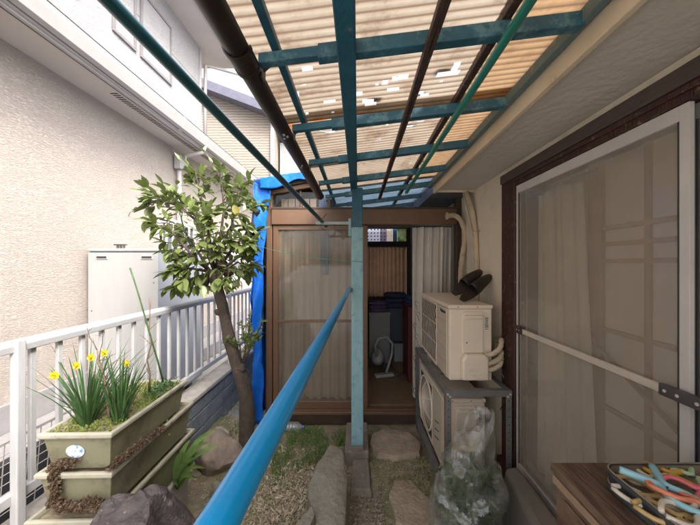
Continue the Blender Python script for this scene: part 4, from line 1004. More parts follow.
mb=MB(); mb.obox((.33,3.52,.105),(.24,.08,.04),(0,0,.25)); build(mb,'floor_nozzle',m_vac,vc,bevel=.012)
mb=MB(); mb.tube([(.46,3.9,.09),(.5,3.7,.088),(.62,3.55,.088),(.56,3.4,.088),(.50,3.5,.088),(.6,3.7,.088)],.004,6); build(mb,'power_cable',m_steel,smooth=True,label='grey cable looping over the wooden floor inside the sunroom',cat='cable',origin=(.5,3.6,.088))
# string of light wood things seen in transom: small shelf of boards
tb=thing('timber_boards','pale timber boards standing behind the left transom glass','boards',(-.6,2.93,1.5))
for k in range(5): build(B(-.80+k*.075,-.735+k*.075,2.92,2.94,1.5,2.18),'board',M('pale_timber',(.6,.42,.28),.7,(.5,.34,.22),scale=6,stretch=(8,8,1)),tb,bevel=.002)
mb=MB(); mb.grid(lambda u,v:(-.40+u*.10,2.88+.01*math.sin(u*12),2.19-v*.8),12,6); mb.open=True
build(mb,'hanging_jeans',M('denim',(.06,.11,.22),.9,(.09,.15,.28)),smooth=True,solid=.008,label='blue denim garment hanging behind the left transom glass',cat='garment',origin=(-.35,2.88,1.5))

# ------------------------------------------------------------ TARP
tarp=MB()
def wr(p,a=.012): 
    p=Vector(p); q=Vector((noise.fractal(p*5,1,2,3),noise.fractal(p*5+Vector((9,0,0)),1,2,3),noise.fractal(p*5+Vector((0,9,0)),1,2,3))); return p+q*a*1.6
def tf(u,v):   # u: along section (flap->top->side) v: depth
    # section: from right end on roof to left corner, then down
    if u<.35:
        t=u/.35; x=-.30-.66*t; z=2.415-.12*t
    elif u<.42:
        t=(u-.35)/.07; a=t*math.pi/2; x=-.96-.04*math.sin(a); z=2.295-.04*(1-math.cos(a))
    else:
        t=(u-.42)/.58; x=-1.0+.02*math.sin(t*9); z=2.255-t*2.30
    y=2.66+v*1.7
    if u<.42: y=2.655+v*1.7
    return wr((x,y,z))
tarp.grid(tf,80,40)
def ff(u,v):  # front flap hanging at the front of the roof and wrapping the post
    # u along section as above; v = down/inward
    if u<.35:
        t=u/.35; x=-.30-.66*t; z=2.415-.12*t; d=.075+.03*t+.02*math.sin(t*11); return wr((x,2.655-.01*v,z-d*v),.010)
    t=(u-.35)/.65; z=2.295-t*2.33; w=.150-.075*math.sin(min(1,t*1.6)*math.pi*.5)+.045*max(0,t-.55)
    if t<.05: w+=.02
    xr=-1.0+w; return wr((-1.0+(xr+1.0)*v-.02*max(0,t-.6),2.66+.04*v+.012*math.sin(v*4+t*20),z-.09*v*(1-t)*(t<.08)),.012)
tarp.grid(ff,80,8); tarp.open=True
build(tarp,'tarp',m_tarp,smooth=True,solid=.002,label='bright blue tarpaulin draped over the roof corner and left side of the sunroom',cat='tarp',origin=(-.97,2.7,0))
mb=MB(); pts=[P(273,250,2.70).lerp(P(352,261,2.19),t)+Vector((0,0,-.02*math.sin(math.pi*t))) for t in [i/12 for i in range(13)]]+[P(364,262,2.18)]
mb.tube([P(258,246,2.68)]+pts,.0022,5); build(mb,'string',M('green_string',(.05,.30,.16),.6),smooth=True,label='thin green string tied from the blue tarpaulin to the teal post',cat='string',origin=P(273,250,2.7))

# ------------------------------------------------------------ OWN HOUSE
WR=1.02
oh=thing('plastered_house','cream plastered house with deep eave on the right side of the passage','house',(WR,1,-.1))
w=MB(); w.box(WR,WR+.15,1.93,5.5,-.12,2.148); w.box(WR,WR+.15,-3,-.10,-.12,2.148); w.box(WR,WR+.15,-.10,1.93,2.09,2.148); w.box(WR,WR+.15,-.10,1.93,-.12,.15)
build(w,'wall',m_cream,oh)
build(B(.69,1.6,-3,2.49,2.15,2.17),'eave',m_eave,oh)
fb=MB(); fb.box(.668,.69,-3,2.49,2.125,2.232); build(fb,'eave_board',m_fascia,oh,bevel=.003)
build(B(.69,1.3,2.468,2.49,2.135,2.15),'eave_trim',m_fascia,oh)
rf=MB(); rf.box(.69,6,-3,5.5,2.235,2.30); rf.box(.69,6,2.492,5.5,2.152,2.235); build(rf,'roof',m_roofpurple,oh)
build(B(.667,1.6,2.47,2.51,2.172,2.234),'eave_end',m_fascia,oh,bevel=.003)
rm=MB(); rm.box(2.6,2.7,-3,5.5,-.12,2.15); rm.box(WR+.15,2.6,-3,-2.9,-.12,2.15); rm.box(WR+.15,2.6,5.4,5.5,-.12,2.15); rm.box(WR+.15,2.6,-2.9,5.4,.0,.05); rm.box(1.61,2.6,-2.9,5.4,2.1,2.15)
build(rm,'room',m_inwall,oh)
# timber post + lintel + sill
build(B(.985,1.06,1.765,1.925,.05,2.04),'timber_post',m_timber,oh,bevel=.006)
build(B(.975,1.05,-2,1.925,2.040,2.10),'lintel',m_lintel,oh,bevel=.006)
lt=MB(); lt.box(.985,1.06,-2,1.765,1.99,2.038); lt.box(.975,1.0,-2,1.765,2.015,2.036); build(lt,'lintel_groove',m_timber,oh,bevel=.004)
build(B(.95,1.10,-2,1.925,.14,.195),'window_threshold',m_timber,oh,bevel=.006)
tr_=MB(); tr_.box(.975,.983,-2,1.76,.195,.215); tr_.box(1.0,1.008,-2,1.76,.195,.212); tr_.box(1.03,1.038,-2,1.76,.195,.212); build(tr_,'track',m_steel,oh)
# sashes
GLs=glass('grey_dusty_pane',(.96,.95,.93),.27,(.50,.45,.385),.03,.10)
def sash(x,y0,y1,mat,st0,st1,label):
    s=MB(); z0,z1=.215,1.988; tx=.008
    s.box(x-tx,x+tx,y0,y0+st0,z0,z1); s.box(x-tx,x+tx,y1-st1,y1,z0,z1); s.box(x-tx,x+tx,y0+st0,y1-st1,z1-.048,z1); s.box(x-tx,x+tx,y0+st0,y1-st1,z0,z0+.055)
    for a in (y0+st0,y1-st1-.004): s.box(x-tx-.0015,x-.0035,a,a+.004,z0+.055,z1-.048,1)
    o=build(s,'window_sash',[mat,m_dark],oh,bevel=.001,label=label)
    build(B(x-.003,x+.003,y0+st0,y1-st1,z0+.055,z1-.048),'pane',GLs,o)
    
sash(1.0,.838,1.755,m_sash,.027,.024,'pale framed sliding sash')
sash(1.035,-.02,.885,m_sashgrey,.03,.035,'grey framed sliding sash behind')
# bar across
bt=thing('window_bar','pale flat bar with steel end brackets across the sliding window','bar',(.98,1.3,1.1))
build(B(.974,.986,.87,1.70,1.085,1.113),'bar',m_barm,bt,bevel=.002)
bk=MB(); bk.box(.970,.987,.70,.905,1.080,1.117); o=build(bk,'bracket',m_steel,bt,bevel=.002)
hq=MB()
for y in (.885,.85,.80): hq.disc((.969,y,1.099),(-1,0,0),.005,.002,10)
build(hq,'screws',m_sash,o)
o=build(B(.970,.987,1.66,1.735,1.078,1.122),'bracket',m_timber,bt,bevel=.002)
hq=MB(); hq.disc((.969,1.685,1.10),(-1,0,0),.004,.002,10); hq.disc((.969,1.71,1.10),(-1,0,0),.004,.002,10); build(hq,'screws',m_sash,o)
# curtain + shoji behind
cu=thing('grey_beige_curtain','grey beige curtain hanging inside the sliding window of the plastered house','curtain',(1.12,1.55,.2))
mb=MB(); mb.grid(lambda u,v:(1.105+.018*math.sin(u*30+.6*math.sin(v*2))*(.35+.65*v)+.010*math.sin(u*13),1.375+u*.335-.085*v*(1-u),1.93-v*1.68-.02*math.sin(u*9)*(v<.1)),90,40); mb.open=True
build(mb,'cloth',m_curtain_g,cu,smooth=True)
build(MB().tube([(1.105,1.3,1.94),(1.105,1.75,1.94)],.006,8),'rod',m_steel,cu)
sj=thing('shoji_screen','paper and wood lattice screen inside the sliding window','screen',(1.16,.7,.2))
build(B(1.172,1.176,-.1,1.74,.20,1.99),'paper',m_shoji,sj)
fr=MB(); fr.box(1.15,1.172,1.325,1.40,.2,1.99); fr.box(1.15,1.172,.52,.575,.2,1.99)
build(fr,'stile',m_shojiwood,sj,bevel=.002)
mt=MB()
for y in (1.124,.845,.27,.0): mt.box(1.160,1.172,y-.012,y+.012,.2,1.99)
for z in (1.668,1.592,1.514,1.19,.83,.45):
    for (a,b) in ((.575,1.375),(-.1,.52)): mt.box(1.157,1.1715,a,b,z-.010,z+.010)
build(mt,'muntins',m_shojiwood,sj)
mb=MB(); mb.bar((1.145,1.37,1.13),(1.145,.55,.62),.012,.02,up=(1,0,0)); build(mb,'leaning_stick',m_shojiwood,label='thin wooden stick leaning slantwise behind the window glass',cat='stick',origin=(1.145,1.37,.5))

# ------------------------------------------------------------ RACK + AC UNITS
rk=thing('metal_rack','grey slotted steel two level rack holding the outdoor units','rack',(.77,2.25,GZ))
RX0,RX1,RY0,RY1=.556,.975,1.775,2.70
def angle(mb,x,y,sx,sy,z0,z1,w=.036,t=.003):
    xs=sorted((x,x+sx*w)); ys_=sorted((y,y+sy*t)); mb.box(xs[0],xs[1],ys_[0],ys_[1],z0,z1)
    xs=sorted((x,x+sx*t)); ys_=sorted((y+sy*t,y+sy*w)); mb.box(xs[0],xs[1],ys_[0],ys_[1],z0,z1)
for x,sx in ((RX0,1),(RX1,-1)):
    for y,sy in ((RY0,1),(RY1,-1)):
        mb=MB(); angle(mb,x,y,sx,sy,GZ-.01,.695); hl=mb; z=.03
        while z<.66:
            hl.disc((x+sx*.018,y-sy*.0003,z),(0,-sy,0),.0042,.0006,8,1); hl.disc((x-sx*.0003,y+sy*.02,z),(-sx,0,0),.0042,.0006,8,1); z+=.05
        lg=build(hl,'leg',[m_rack,m_dark],rk)
        bl=MB()
        bl.disc((x+sx*.012,y-sy*.001,.675),(0,-sy,0),.007,.005,6); bl.disc((x+sx*.026,y-sy*.001,.660),(0,-sy,0),.007,.005,6); build(bl,'bolts',m_sash,lg)
for zt_ in (.695,.03):
    mb=MB()
    mb.box(RX0+.0,RX1-.0,RY0-.0035,RY0-.0005,zt_-.036,zt_+.001); mb.box(RX0,RX1,RY0,RY0+.036,zt_+.0005,zt_+.0035)
    build(mb,'shelf_rail',m_rack,rk,bevel=.0008)
    mb=MB(); mb.box(RX0,RX1,RY1+.0005,RY1+.0035,zt_-.036,zt_+.001); mb.box(RX0,RX1,RY1-.036,RY1,zt_+.0005,zt_+.0035); build(mb,'shelf_rail',m_rack,rk,bevel=.0008)
    for x,s_ in ((RX0,-1),(RX1,1)):
        mb=MB(); xs=sorted((x+s_*.0005,x+s_*.0035)); mb.box(xs[0],xs[1],RY0,RY1,zt_-.036,zt_+.001); xs=sorted((x,x-s_*.036)); mb.box(xs[0],xs[1],RY0+.037,RY1-.037,zt_+.0005,zt_+.0035); build(mb,'shelf_rail',m_rack,rk,bevel=.0008)
for y in (2.02,2.5): build(B(RX0,RX1,y,y+.03,.6985,.7015),'cross_bar',m_rack,rk)

def ac(label,x0,y0,y1,z0,logo,kind):
    """front faces -x; near end faces -y"""
    D=.29; Hh=.52; x1=x0+D; z1=z0+Hh
    t=thing('air_conditioner_unit',label,'air conditioner',((x0+x1)/2,(y0+y1)/2,z0),group='outdoor units on the rack')
    build(B(x0+.004,x1,y0,y1,z0+.012,z1-.028),'casing',m_ac,t,bevel=.008,seg=3)
    build(B(x0-.004,x1+.006,y0-.006,y1+.006,z1-.027,z1),'top_cover',m_ac,t,bevel=.008,seg=3)
    ft=MB(); ft.box(x0+.02,x1+.02,y0+.08,y0+.12,z0-.004,z0+.011); ft.box(x0+.02,x1+.02,y1-.12,y1-.08,z0-.004,z0+.011); build(ft,'feet',m_rack,t)
    sc=MB()
    for x in (x0+.06,x1-.10): sc.disc((x,y0-.006,z1-.013),(0,-1,0),.004,.002,8)
    build(sc,'screws',m_steel,t)
    # front: grille opening (far) and panel (near)
    yp=y0+.275
    pnl=MB(); pnl.box(x0-.006,x0+.003,y0+.035,yp,z0+.02,z1-.03); po=build(pnl,'front_panel',m_acpanel,t,bevel=.003)
    if kind=='vent':
        gr=MB()
        for k in range(1,5):
            z=z0+.02+k*(Hh-.05)/5; gr.box(x0-.0068,x0-.0055,y0+.04,yp-.004,z-.0018,z+.0018)
        build(gr,'panel_lines',m_trim,po)
    else:
        gr=MB()
        for k in range(3):
            z=z0+.17+k*.06; gr.add([],[]); gr.bar((x0-.0068,y0+.10,z),(x0-.0068,y0+.20,z-.03),.0025,.006)
        build(gr,'panel_slots',m_acdark,po)
    yc=(yp+y1)/2; zc=(z0+z1)/2-.005; r=min((y1-yp)/2-.012,Hh/2-.03)
    build(B(x0+.0,x0+.0035,yp+.008,y1-.012,z0+.02,z1-.03),'fan_opening',m_acdark,t)
    if kind=='vent':
        gr=MB()
        n=26
        for k in range(n):   # slanting guard wires
            a=-(.5)+k/(n-1)*2.0
            p0=Vector((yp+.008+a*(y1-yp),z0+.02)); 
            pts=[]
            for i in range(13):
                f=i/12; z=z0+.02+f*(Hh-.05); y=yp+.01+(a+.0)*(y1-yp)*.98-.17*f+.035*math.sin(f*math.pi)
                if yp+.012<y<y1-.016: pts.append((x0-.006,y,z))
            if len(pts)>1: gr.tube(pts,.0022,5)
        for k in range(4):
            z=z0+.03+k*(Hh-.07)/3; gr.box(x0-.0065,x0-.0035,yp+.01,y1-.014,z-.002,z+.002)
        build(gr,'grille',m_ac,t)
        fm=MB(); a_,b_,c_,d_=yp+.004,y1-.006,z0+.014,z1-.026
        fm.box(x0-.008,x0+.002,a_,a_+.008,c_,d_); fm.box(x0-.008,x0+.002,b_-.008,b_,c_,d_); fm.box(x0-.008,x0+.002,a_+.008,b_-.008,c_,c_+.01); fm.box(x0-.008,x0+.002,a_+.008,b_-.008,d_-.01,d_); build(fm,'grille_frame',m_ac,t,bevel=.002)
    else:
        gr=MB()
        fr_=MB(); 
        for rr in [r*(.14+.86*k/15) for k in range(16)]:
            dx=.030*(1-(rr/r)**3)
            gr.tube([(x0-.012-dx,yc+rr*math.cos(a),zc+rr*math.sin(a)) for a in [2*math.pi*i/40 for i in range(40)]],.0022,4,closed=True)
        for k in range(8):
            a=k*math.pi/4; gr.tube([(x0-.012-.030*(1-(f)**3),yc+r*f*math.cos(a+.25*f),zc+r*f*math.sin(a+.25*f)) for f in (.14,.35,.6,.8,1)],.003,5)
        gr.disc((x0-.043,yc,zc),(1,0,0),r*.14,.006,20)
        build(gr,'grille',m_ac,t,smooth=False)
        fr_.tube([(x0-.006,yc+(r+.006)*math.cos(a),zc+(r+.006)*math.sin(a)) for a in [2*math.pi*i/48 for i in range(48)]],.009,8,closed=True)
        for (y_,z_) in ((y0+.0,0),): pass
        build(fr_,'grille_ring',m_ac,t,smooth=True)
        fm=MB(); a_,b_,c_,d_=yp+.004,y1-.004,z0+.014,z1-.026
        fm.box(x0-.006,x0+.002,a_,a_+.02,c_,d_); fm.box(x0-.006,x0+.002,b_-.012,b_,c_,d_); fm.box(x0-.006,x0+.002,a_+.02,b_-.012,c_,c_+.02); fm.box(x0-.006,x0+.002,a_+.02,b_-.012,d_-.02,d_); build(fm,'grille_frame',m_ac,t,bevel=.002)
    # fan
    fan=MB(); 
    for k in range(3):
        a=k*2*math.pi/3; pts=[]
        vs=[(x0+.0045,yc+r*.2*math.cos(a),zc+r*.2*math.sin(a)),(x0+.0055,yc+r*.9*math.cos(a-.25),zc+r*.9*math.sin(a-.25)),(x0+.0065,yc+r*.9*math.cos(a+.6),zc+r*.9*math.sin(a+.6)),(x0+.0045,yc+r*.2*math.cos(a+1),zc+r*.2*math.sin(a+1))]
        vs=[(v[0]-.003,v[1],v[2]) for v in vs]; fan.add(vs+[(v[0]-.002,v[1],v[2]) for v in vs],[(0,1,2,3),(7,6,5,4),(0,4,5,1),(1,5,6,2),(2,6,7,3),(3,7,4,0)])
    build(fan,'fan',m_steel,t)
    # service cover on the near end
    sv=MB(); xa,xb=x0+.085,x0+.225
    outline=[(xa,z0+.20),(xa,z1-.055),(xa+.012,z1-.045),(xb-.012,z1-.045),(xb,z1-.055),(xb,z0+.20)]
    sv.prism(outline,'y',y0-.014,y0-.0005); cv=build(sv,'service_cover',m_ac,t,bevel=.004,seg=2)
    mb=MB(); mb.prism([(xa-.012,z0+.03),(xa-.012,z0+.165),(xa+.012,z0+.20),(xb-.0,z0+.20),(xb+.022,z0+.175),(xb+.022,z0+.03)],'y',y0-.055,y0-.0005); build(mb,'valve_cover',m_ac,t,bevel=.014,seg=4)
    mb=MB(); mb.prism([(xa+.006,z1-.092),(xa+.014,z1-.066),(xb-.012,z1-.064),(xb-.004,z1-.088)],'y',y0-.034,y0-.0142); build(mb,'handle_lip',m_ac,cv,bevel=.006,seg=3)
    build(MB().disc((xa+.03,y0-.0142,z0+.27),(0,-1,0),.005,.001,10),'cover_screw',m_acdark,cv)
    # text on near end, reading upwards
    text_mesh('1SEWE',.029,m_steel,t,'stencil_marks',Matrix.Translation((x0+.255,y0-.0015,z1-.125))@Matrix.Rotation(math.pi/2,4,'X')@Matrix.Rotation(math.pi/2,4,'Z'))
    if logo:
        text_mesh('National',.036,m_ink,t,'brand_lettering',Matrix.Translation((x0-.0075,y0+.115,z1-.058))@Matrix.Rotation(-math.pi/2,4,'Z')@Matrix.Rotation(math.pi/2,4,'X'),spacing=.95)
    return t,(x0,x1,z0,z1)
a1,g1=ac('upper beige outdoor unit with dark lettering, on the top shelf of the rack',.612,1.885,2.70,.704,True,'vent')
a2,g2=ac('lower beige outdoor unit with round fan guard, inside the rack',.600,1.96,2.68,.036,False,'round')
# pipes from valve cover into the wall
hp=thing('refrigerant_pipes','ribbed cream hoses bending from the upper outdoor unit towards the wall','hose',(.93,1.87,.9))
for k,(z,dz_) in enumerate(((.90,.10),(.845,.05),(.80,.06))):
    mb=MB(); pts=[(.845,1.862,z-.01),(.90,1.855,z+.005),(.945,1.86,z+.02+dz_*.2),(.972,1.89,z+.04+dz_*.5),(.975,1.94,z+.02+dz_*.4),(.962,2.0,z-.04)]
    fine=[]
    for a,b in zip(pts,pts[1:]):
        for i in range(8): fine.append(Vector(a).lerp(Vector(b),i/8))
    for _ in range(6):
        fine=[fine[0]]+[(fine[i-1]+fine[i]*2+fine[i+1])/4 for i in range(1,len(fine)-1)]+[fine[-1]]
    mb.tube(fine,[.0165+.0018*math.sin(i*2.1) for i in range(len(fine))],10); build(mb,'pipe',m_hose,hp,smooth=True)
mb=MB()
for k in range(7):
    a=k/6; mb.tube([(.955+.022*math.cos(q),1.87+.012*k*.5+.02*math.sin(q)*.4,.90+.012*math.sin(q)+.018*k-.03) for q in [i*.7 for i in range(9)]],.0035,5)
build(mb,'tape_wrap',m_hosedark,hp,smooth=True)

# wall pipes
dpp=thing('wall_downpipe','cream taped pipe running down the plaster wall with a strap','pipe',(.98,2.42,.5))
mb=MB(); mb.tube([P(466,192,2.46),P(472,210,2.42),P(475.5,230,2.38),P(477,260,2.36),P(477,300,2.36),P(477,330,2.36)],[.022,.022,.0215,.021,.021,.021],12); 
pts=[P(466,192,2.44)]; build(mb,'pipe',m_hose,dpp,smooth=True)
mb=MB(); mb.tube([P(463,190,2.5),P(467,212,2.45),P(474,236,2.40)],.010,8); build(mb,'cable',m_hose,dpp,smooth=True)
st=MB(); c=P(477,231,2.36); st.tube([c+Vector((.024*math.cos(a),.024*math.sin(a),0)) for a in [i*math.pi/8 for i in range(16)]],.005,6,closed=True); st.box(c.x+.02,1.02,c.y-.006,c.y+.006,c.z-.006,c.z+.006); build(st,'strap',m_hose,dpp)
hs_=thing('drain_hose','thick cream lagged hose curving out of the sunroom header down to the upper unit','hose',(.93,2.65,1.2))
pp=[(449,216),(453,215),(458,217),(462,222),(464.5,230),(465,240),(463,252),(461,265),(460.5,280),(461,298),(461,306)]
fine=[]
for a,b in zip(pp,pp[1:]):
    for i in range(6): fine.append(P(a[0]+(b[0]-a[0])*i/6,a[1]+(b[1]-a[1])*i/6,2.66-.03*(1 if a[1]>230 else 0)))
for _ in range(8): fine=[fine[0]]+[(fine[i-1]+fine[i]*2+fine[i+1])/4 for i in range(1,len(fine)-1)]+[fine[-1]]
mb=MB(); mb.tube(fine,[.024+.0012*math.sin(i*1.9) for i in range(len(fine))],12); build(mb,'hose',m_hose,hs_,smooth=True)
build(MB().disc(P(446,216,2.67),(1,0,0),.035,.02,16),'elbow',m_hose,hs_,bevel=.006)
# slippers stuck above the unit
def slipper(label,heel,toe,sole_n):
    h=Vector(heel); t_=Vector(toe); d=(t_-h); L=d.length; d.normalize(); n=Vector(sole_n).normalized(); sd=d.cross(n).normalized(); n=sd.cross(d).normalized()
    root=thing('slipper',label,'slipper',h,group='dark slippers above the upper unit')
    mb=MB(); N=12; top=[];bot=[]; 
    for i in range(N+1):
        f=i/N; w=.042*(math.sin(math.pi*min(max(f*.92+.05,0),1))**.45)*(1+.15*math.sin(f*5))
        for s_ in (-1,1): top.append(h+d*L*f+sd*w*s_); bot.append(h+d*L*f+sd*w*s_-n*.012)
    vs=top+bot; m=len(top); fs=[]
    for i in range(N):
        a=i*2; fs+=[(a,a+1,a+3,a+2),(m+a+1,m+a,m+a+2,m+a+3),(a,a+2,m+a+2,m+a),(a+3,a+1,m+a+1,m+a+3)]
    fs+=[(0,m,m+1,1),(m-2,m-1,2*m-1,2*m-2)]
    mb.add(vs,fs); build(mb,'sole',m_slipper,root,bevel=.002)
    up=MB()
    def uf(u,v):
        f=.36+v*.62; w=.044*(math.sin(math.pi*min(f*.92+.05,1))**.45); a=math.pi*u
        return h+d*L*f+sd*w*math.cos(a)+n*(.062*(1-((v-.05)**2)*.85))*math.sin(a)
    up.grid(uf,12,10); up.open=True; build(up,'upper',m_slipper,root,smooth=True,solid=.004)
_h=P(460,299,2.06);_t=P(488,274,2.17);_n=Vector((-.45,-.75,.55)).normalized();_sd=(_t-_h).normalized().cross(_n).normalized()
_o=_sd*(.082 if _sd.z>0 else -.082)
slipper('dark brown slipper nearer the camera, propped on the upper outdoor unit',_h-_o*.15,_t-_o*.3,_n)
slipper('dark brown slipper nearer the wall, propped behind the other slipper',_h+_o*.85+Vector((.02,.03,0)),_t+_o*.7,_n)
build(MB().tube([P(484,275,2.28),P(497,276,2.28)],.045,16),'wall_sleeve',m_slipper,label='short dark round pipe sleeve in the plaster wall behind the slippers',cat='pipe sleeve',origin=P(490,276,2.28))
mb=MB(); mb.tube([P(500,345,1.95),P(502,358,1.93),P(501,372,1.90),P(508,385,1.87),P(505,400,1.88),P(500,410,1.9)],.003,6); build(mb,'wall_cable',m_steel,smooth=True,label='thin dark cable sagging down the wall beside the rack',cat='cable',origin=P(500,345,1.95))

# ------------------------------------------------------------ PLASTIC BAG
bg=thing('plastic_bag','crumpled clear plastic bag full of green cuttings in front of the rack','bag',(.62,1.55,GZ))
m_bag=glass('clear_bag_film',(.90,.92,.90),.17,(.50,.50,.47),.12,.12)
n=m_bag.node_tree.nodes; l=m_bag.node_tree.links
tc=n.new('ShaderNodeTexCoord'); nz=n.new('ShaderNodeTexNoise'); nz.inputs['Scale'].default_value=7; nz.inputs['Detail'].default_value=3; nz.inputs['Distortion'].default_value=1.5
l.new(tc.outputs['Object'],nz.inputs['Vector']); bpn=n.new('ShaderNodeBump'); bpn.inputs['Strength'].default_value=.6; bpn.inputs['Distance'].default_value=.018; l.new(nz.outputs['Fac'],bpn.inputs['Height'])
for q in n:
    if q.type in('BSDF_GLOSSY','BSDF_DIFFUSE'): l.new(bpn.outputs[0],q.inputs['Normal'])
bc_=Vector((.60,1.56,0))
def prof(z): # half widths by height
    t=(z-GZ)/.78
    return (.185*(1-t**3*.45)*(.78+.22*math.sin(math.pi*min(1,t*1.1))), .13*(1-t**2*.55))
mb=MB()
def bf(u,v):
    z=GZ+.005+v*.70; a,b=prof(z); an=u*2*math.pi
    lean=-.02+.10*v*v; top=1-max(0,v-.60)*1.5
    p=Vector((bc_.x+lean+a*math.cos(an)*top,bc_.y+b*math.sin(an)*top,z))
    p+=Vector((math.cos(an),math.sin(an),.35))*(.040*noise.fractal(p*4.5,1,2,2)-.045*abs(noise.noise(p*8))*(.5+v)-.016*abs(noise.noise(p*19))+.03)
    if v>.8: p.z+=.07*noise.noise(Vector((math.cos(an)*1.5,math.sin(an)*1.5,v*5)))+.05*math.cos(an-.2)*(v-.8)*5
    return p
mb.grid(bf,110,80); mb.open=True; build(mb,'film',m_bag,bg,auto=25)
mb=MB()
for k in range(1500):
    v=random.random()**.8*.66; z=GZ+.01+v*.66; a,b=prof(z); an=rnd(0,6.28); q=math.sqrt(random.random())*.86
    p=Vector((bc_.x+.02+a*q*math.cos(an)*.92,bc_.y+b*q*math.sin(an)*.9,z)); leaf(mb,p,rdir(),rdir(),rnd(.03,.07),rnd(.014,.028),n=2)
build(mb,'cuttings',foliage_mat('bag_leaf',(.05,.10,.03),(.08,.14,.045),None,.2,.5),bg,smooth=True,kind='stuff')
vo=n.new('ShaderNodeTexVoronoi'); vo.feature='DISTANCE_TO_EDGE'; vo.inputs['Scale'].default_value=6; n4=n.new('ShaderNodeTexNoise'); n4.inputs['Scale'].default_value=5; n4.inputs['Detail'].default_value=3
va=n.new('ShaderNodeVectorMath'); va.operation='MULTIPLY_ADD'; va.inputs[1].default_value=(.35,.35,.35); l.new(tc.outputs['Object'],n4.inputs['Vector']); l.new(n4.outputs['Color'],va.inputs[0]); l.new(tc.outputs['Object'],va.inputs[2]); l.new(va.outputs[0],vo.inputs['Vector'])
mrv=n.new('ShaderNodeMapRange'); mrv.inputs[1].default_value=0; mrv.inputs[2].default_value=.22; mrv.inputs[3].default_value=.17; mrv.inputs[4].default_value=.06; l.new(vo.outputs['Distance'],mrv.inputs[0])  # whiter haze along creases, wrinkle highlights painted into the film
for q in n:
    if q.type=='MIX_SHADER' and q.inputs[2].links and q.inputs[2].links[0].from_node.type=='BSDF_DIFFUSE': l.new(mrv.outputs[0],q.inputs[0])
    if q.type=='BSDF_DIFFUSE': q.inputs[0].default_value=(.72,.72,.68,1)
bp2=n.new('ShaderNodeBump'); bp2.inputs['Strength'].default_value=.9; bp2.inputs['Distance'].default_value=.02; l.new(vo.outputs['Distance'],bp2.inputs['Height']); l.new(bpn.outputs[0],bp2.inputs['Normal'])
for q in n:
    if q.type=='BSDF_GLOSSY': l.new(bp2.outputs[0],q.inputs['Normal'])
# grey slab / board right of bag
gb=MB(); gb.hexa([(.80,1.22,-.1),(.965,1.22,-.1),(.965,1.70,-.1),(.86,1.70,-.1)],[(.815,1.24,.27),(.955,1.24,.29),(.955,1.68,.30),(.875,1.68,.28)])
m_cover=M('grey_plastic_cover',(.20,.185,.165),.45,(.16,.15,.135),scale=3,bump=.4,bscale=9)
build(gb,'grey_cover_box',m_cover,bevel=.03,seg=4,label='smooth grey brown covered box between the plastic bag and the window threshold',cat='covered box',origin=(.9,1.45,-.1))

# ------------------------------------------------------------ CABINET + TIN + PEGS
ZT=.93
cb=thing('wooden_cabinet','old dark wooden cabinet with worn striped top at the lower right','cabinet',(.76,.5,GZ))
build(B(.552,.955,.10,.805,ZT-.022,ZT),'top',m_wood,cb,bevel=.003)
build(B(.562,.95,.11,.795,GZ,ZT-.023),'carcass',m_wood,cb,bevel=.003)
build(B(.5555,.5615,.105,.80,ZT-.052,ZT-.030),'edge_strip',M('pale_edge_strip',(.32,.22,.15),.5,(.2,.14,.1),scale=9,stretch=(1,1,1)),cb,bevel=.001)
dr=build(B(.556,.5615,.14,.76,ZT-.32,ZT-.07),'drawer_front',m_wood,cb,bevel=.002)
build(B(.553,.5555,.15,.75,ZT-.33,ZT-.324),'drawer_line',m_tinedge,dr)
build(B(.556,.5615,.14,.76,.08,ZT-.345),'door_panel',m_wood,cb,bevel=.002)
tn=thing('metal_tin','open dark grey tin tray holding laundry pegs on the wooden cabinet','tin',(.78,.52,ZT))
def rrect(x0,x1,y0,y1,r,z,n=6):
    o=[]
    for cx,cy,a0 in ((x1-r,y1-r,0),(x0+r,y1-r,90),(x0+r,y0+r,180),(x1-r,y0+r,270)):
        for i in range(n+1):
            a=R(a0+90*i/n); o.append(Vector((cx+r*math.cos(a),cy+r*math.sin(a),z)))
    return o
TA=(.628,.93,.28,.725)
def loft(rings,close=False):
    mb=MB(); m=len(rings[0]); vs=[p for r in rings for p in r]; fs=[]
    for k in range(len(rings)-1):
        for i in range(m): fs.append((k*m+i,k*m+(i+1)%m,(k+1)*m+(i+1)%m,(k+1)*m+i))
    mb.add(vs,fs); return mb
h=.055
w=loft([rrect(TA[0]+.004,TA[1]-.004,TA[2]+.004,TA[3]-.004,.03,ZT+.001),rrect(TA[0],TA[1],TA[2],TA[3],.032,ZT+.004),rrect(TA[0],TA[1],TA[2],TA[3],.032,ZT+.022)]); w.add(rrect(TA[0]+.004,TA[1]-.004,TA[2]+.004,TA[3]-.004,.03,ZT+.001),[tuple(range(28))]); w.open=True
build(w,'lower_wall',m_tin,tn,auto=40,solid=.0015)
w=loft([rrect(TA[0]+.002,TA[1]-.002,TA[2]+.002,TA[3]-.002,.032,ZT+.022),rrect(TA[0]+.002,TA[1]-.002,TA[2]+.002,TA[3]-.002,.032,ZT+h)]); w.open=True
build(w,'wall',m_tin,tn,auto=40,solid=.0015)
for z in (ZT+.022,ZT+h):
    mb=MB(); mb.tube(rrect(TA[0]+.001,TA[1]-.001,TA[2]+.001,TA[3]-.001,.032,z),.0018,6,closed=True); build(mb,'rolled_edge',m_tinedge,tn,smooth=True)
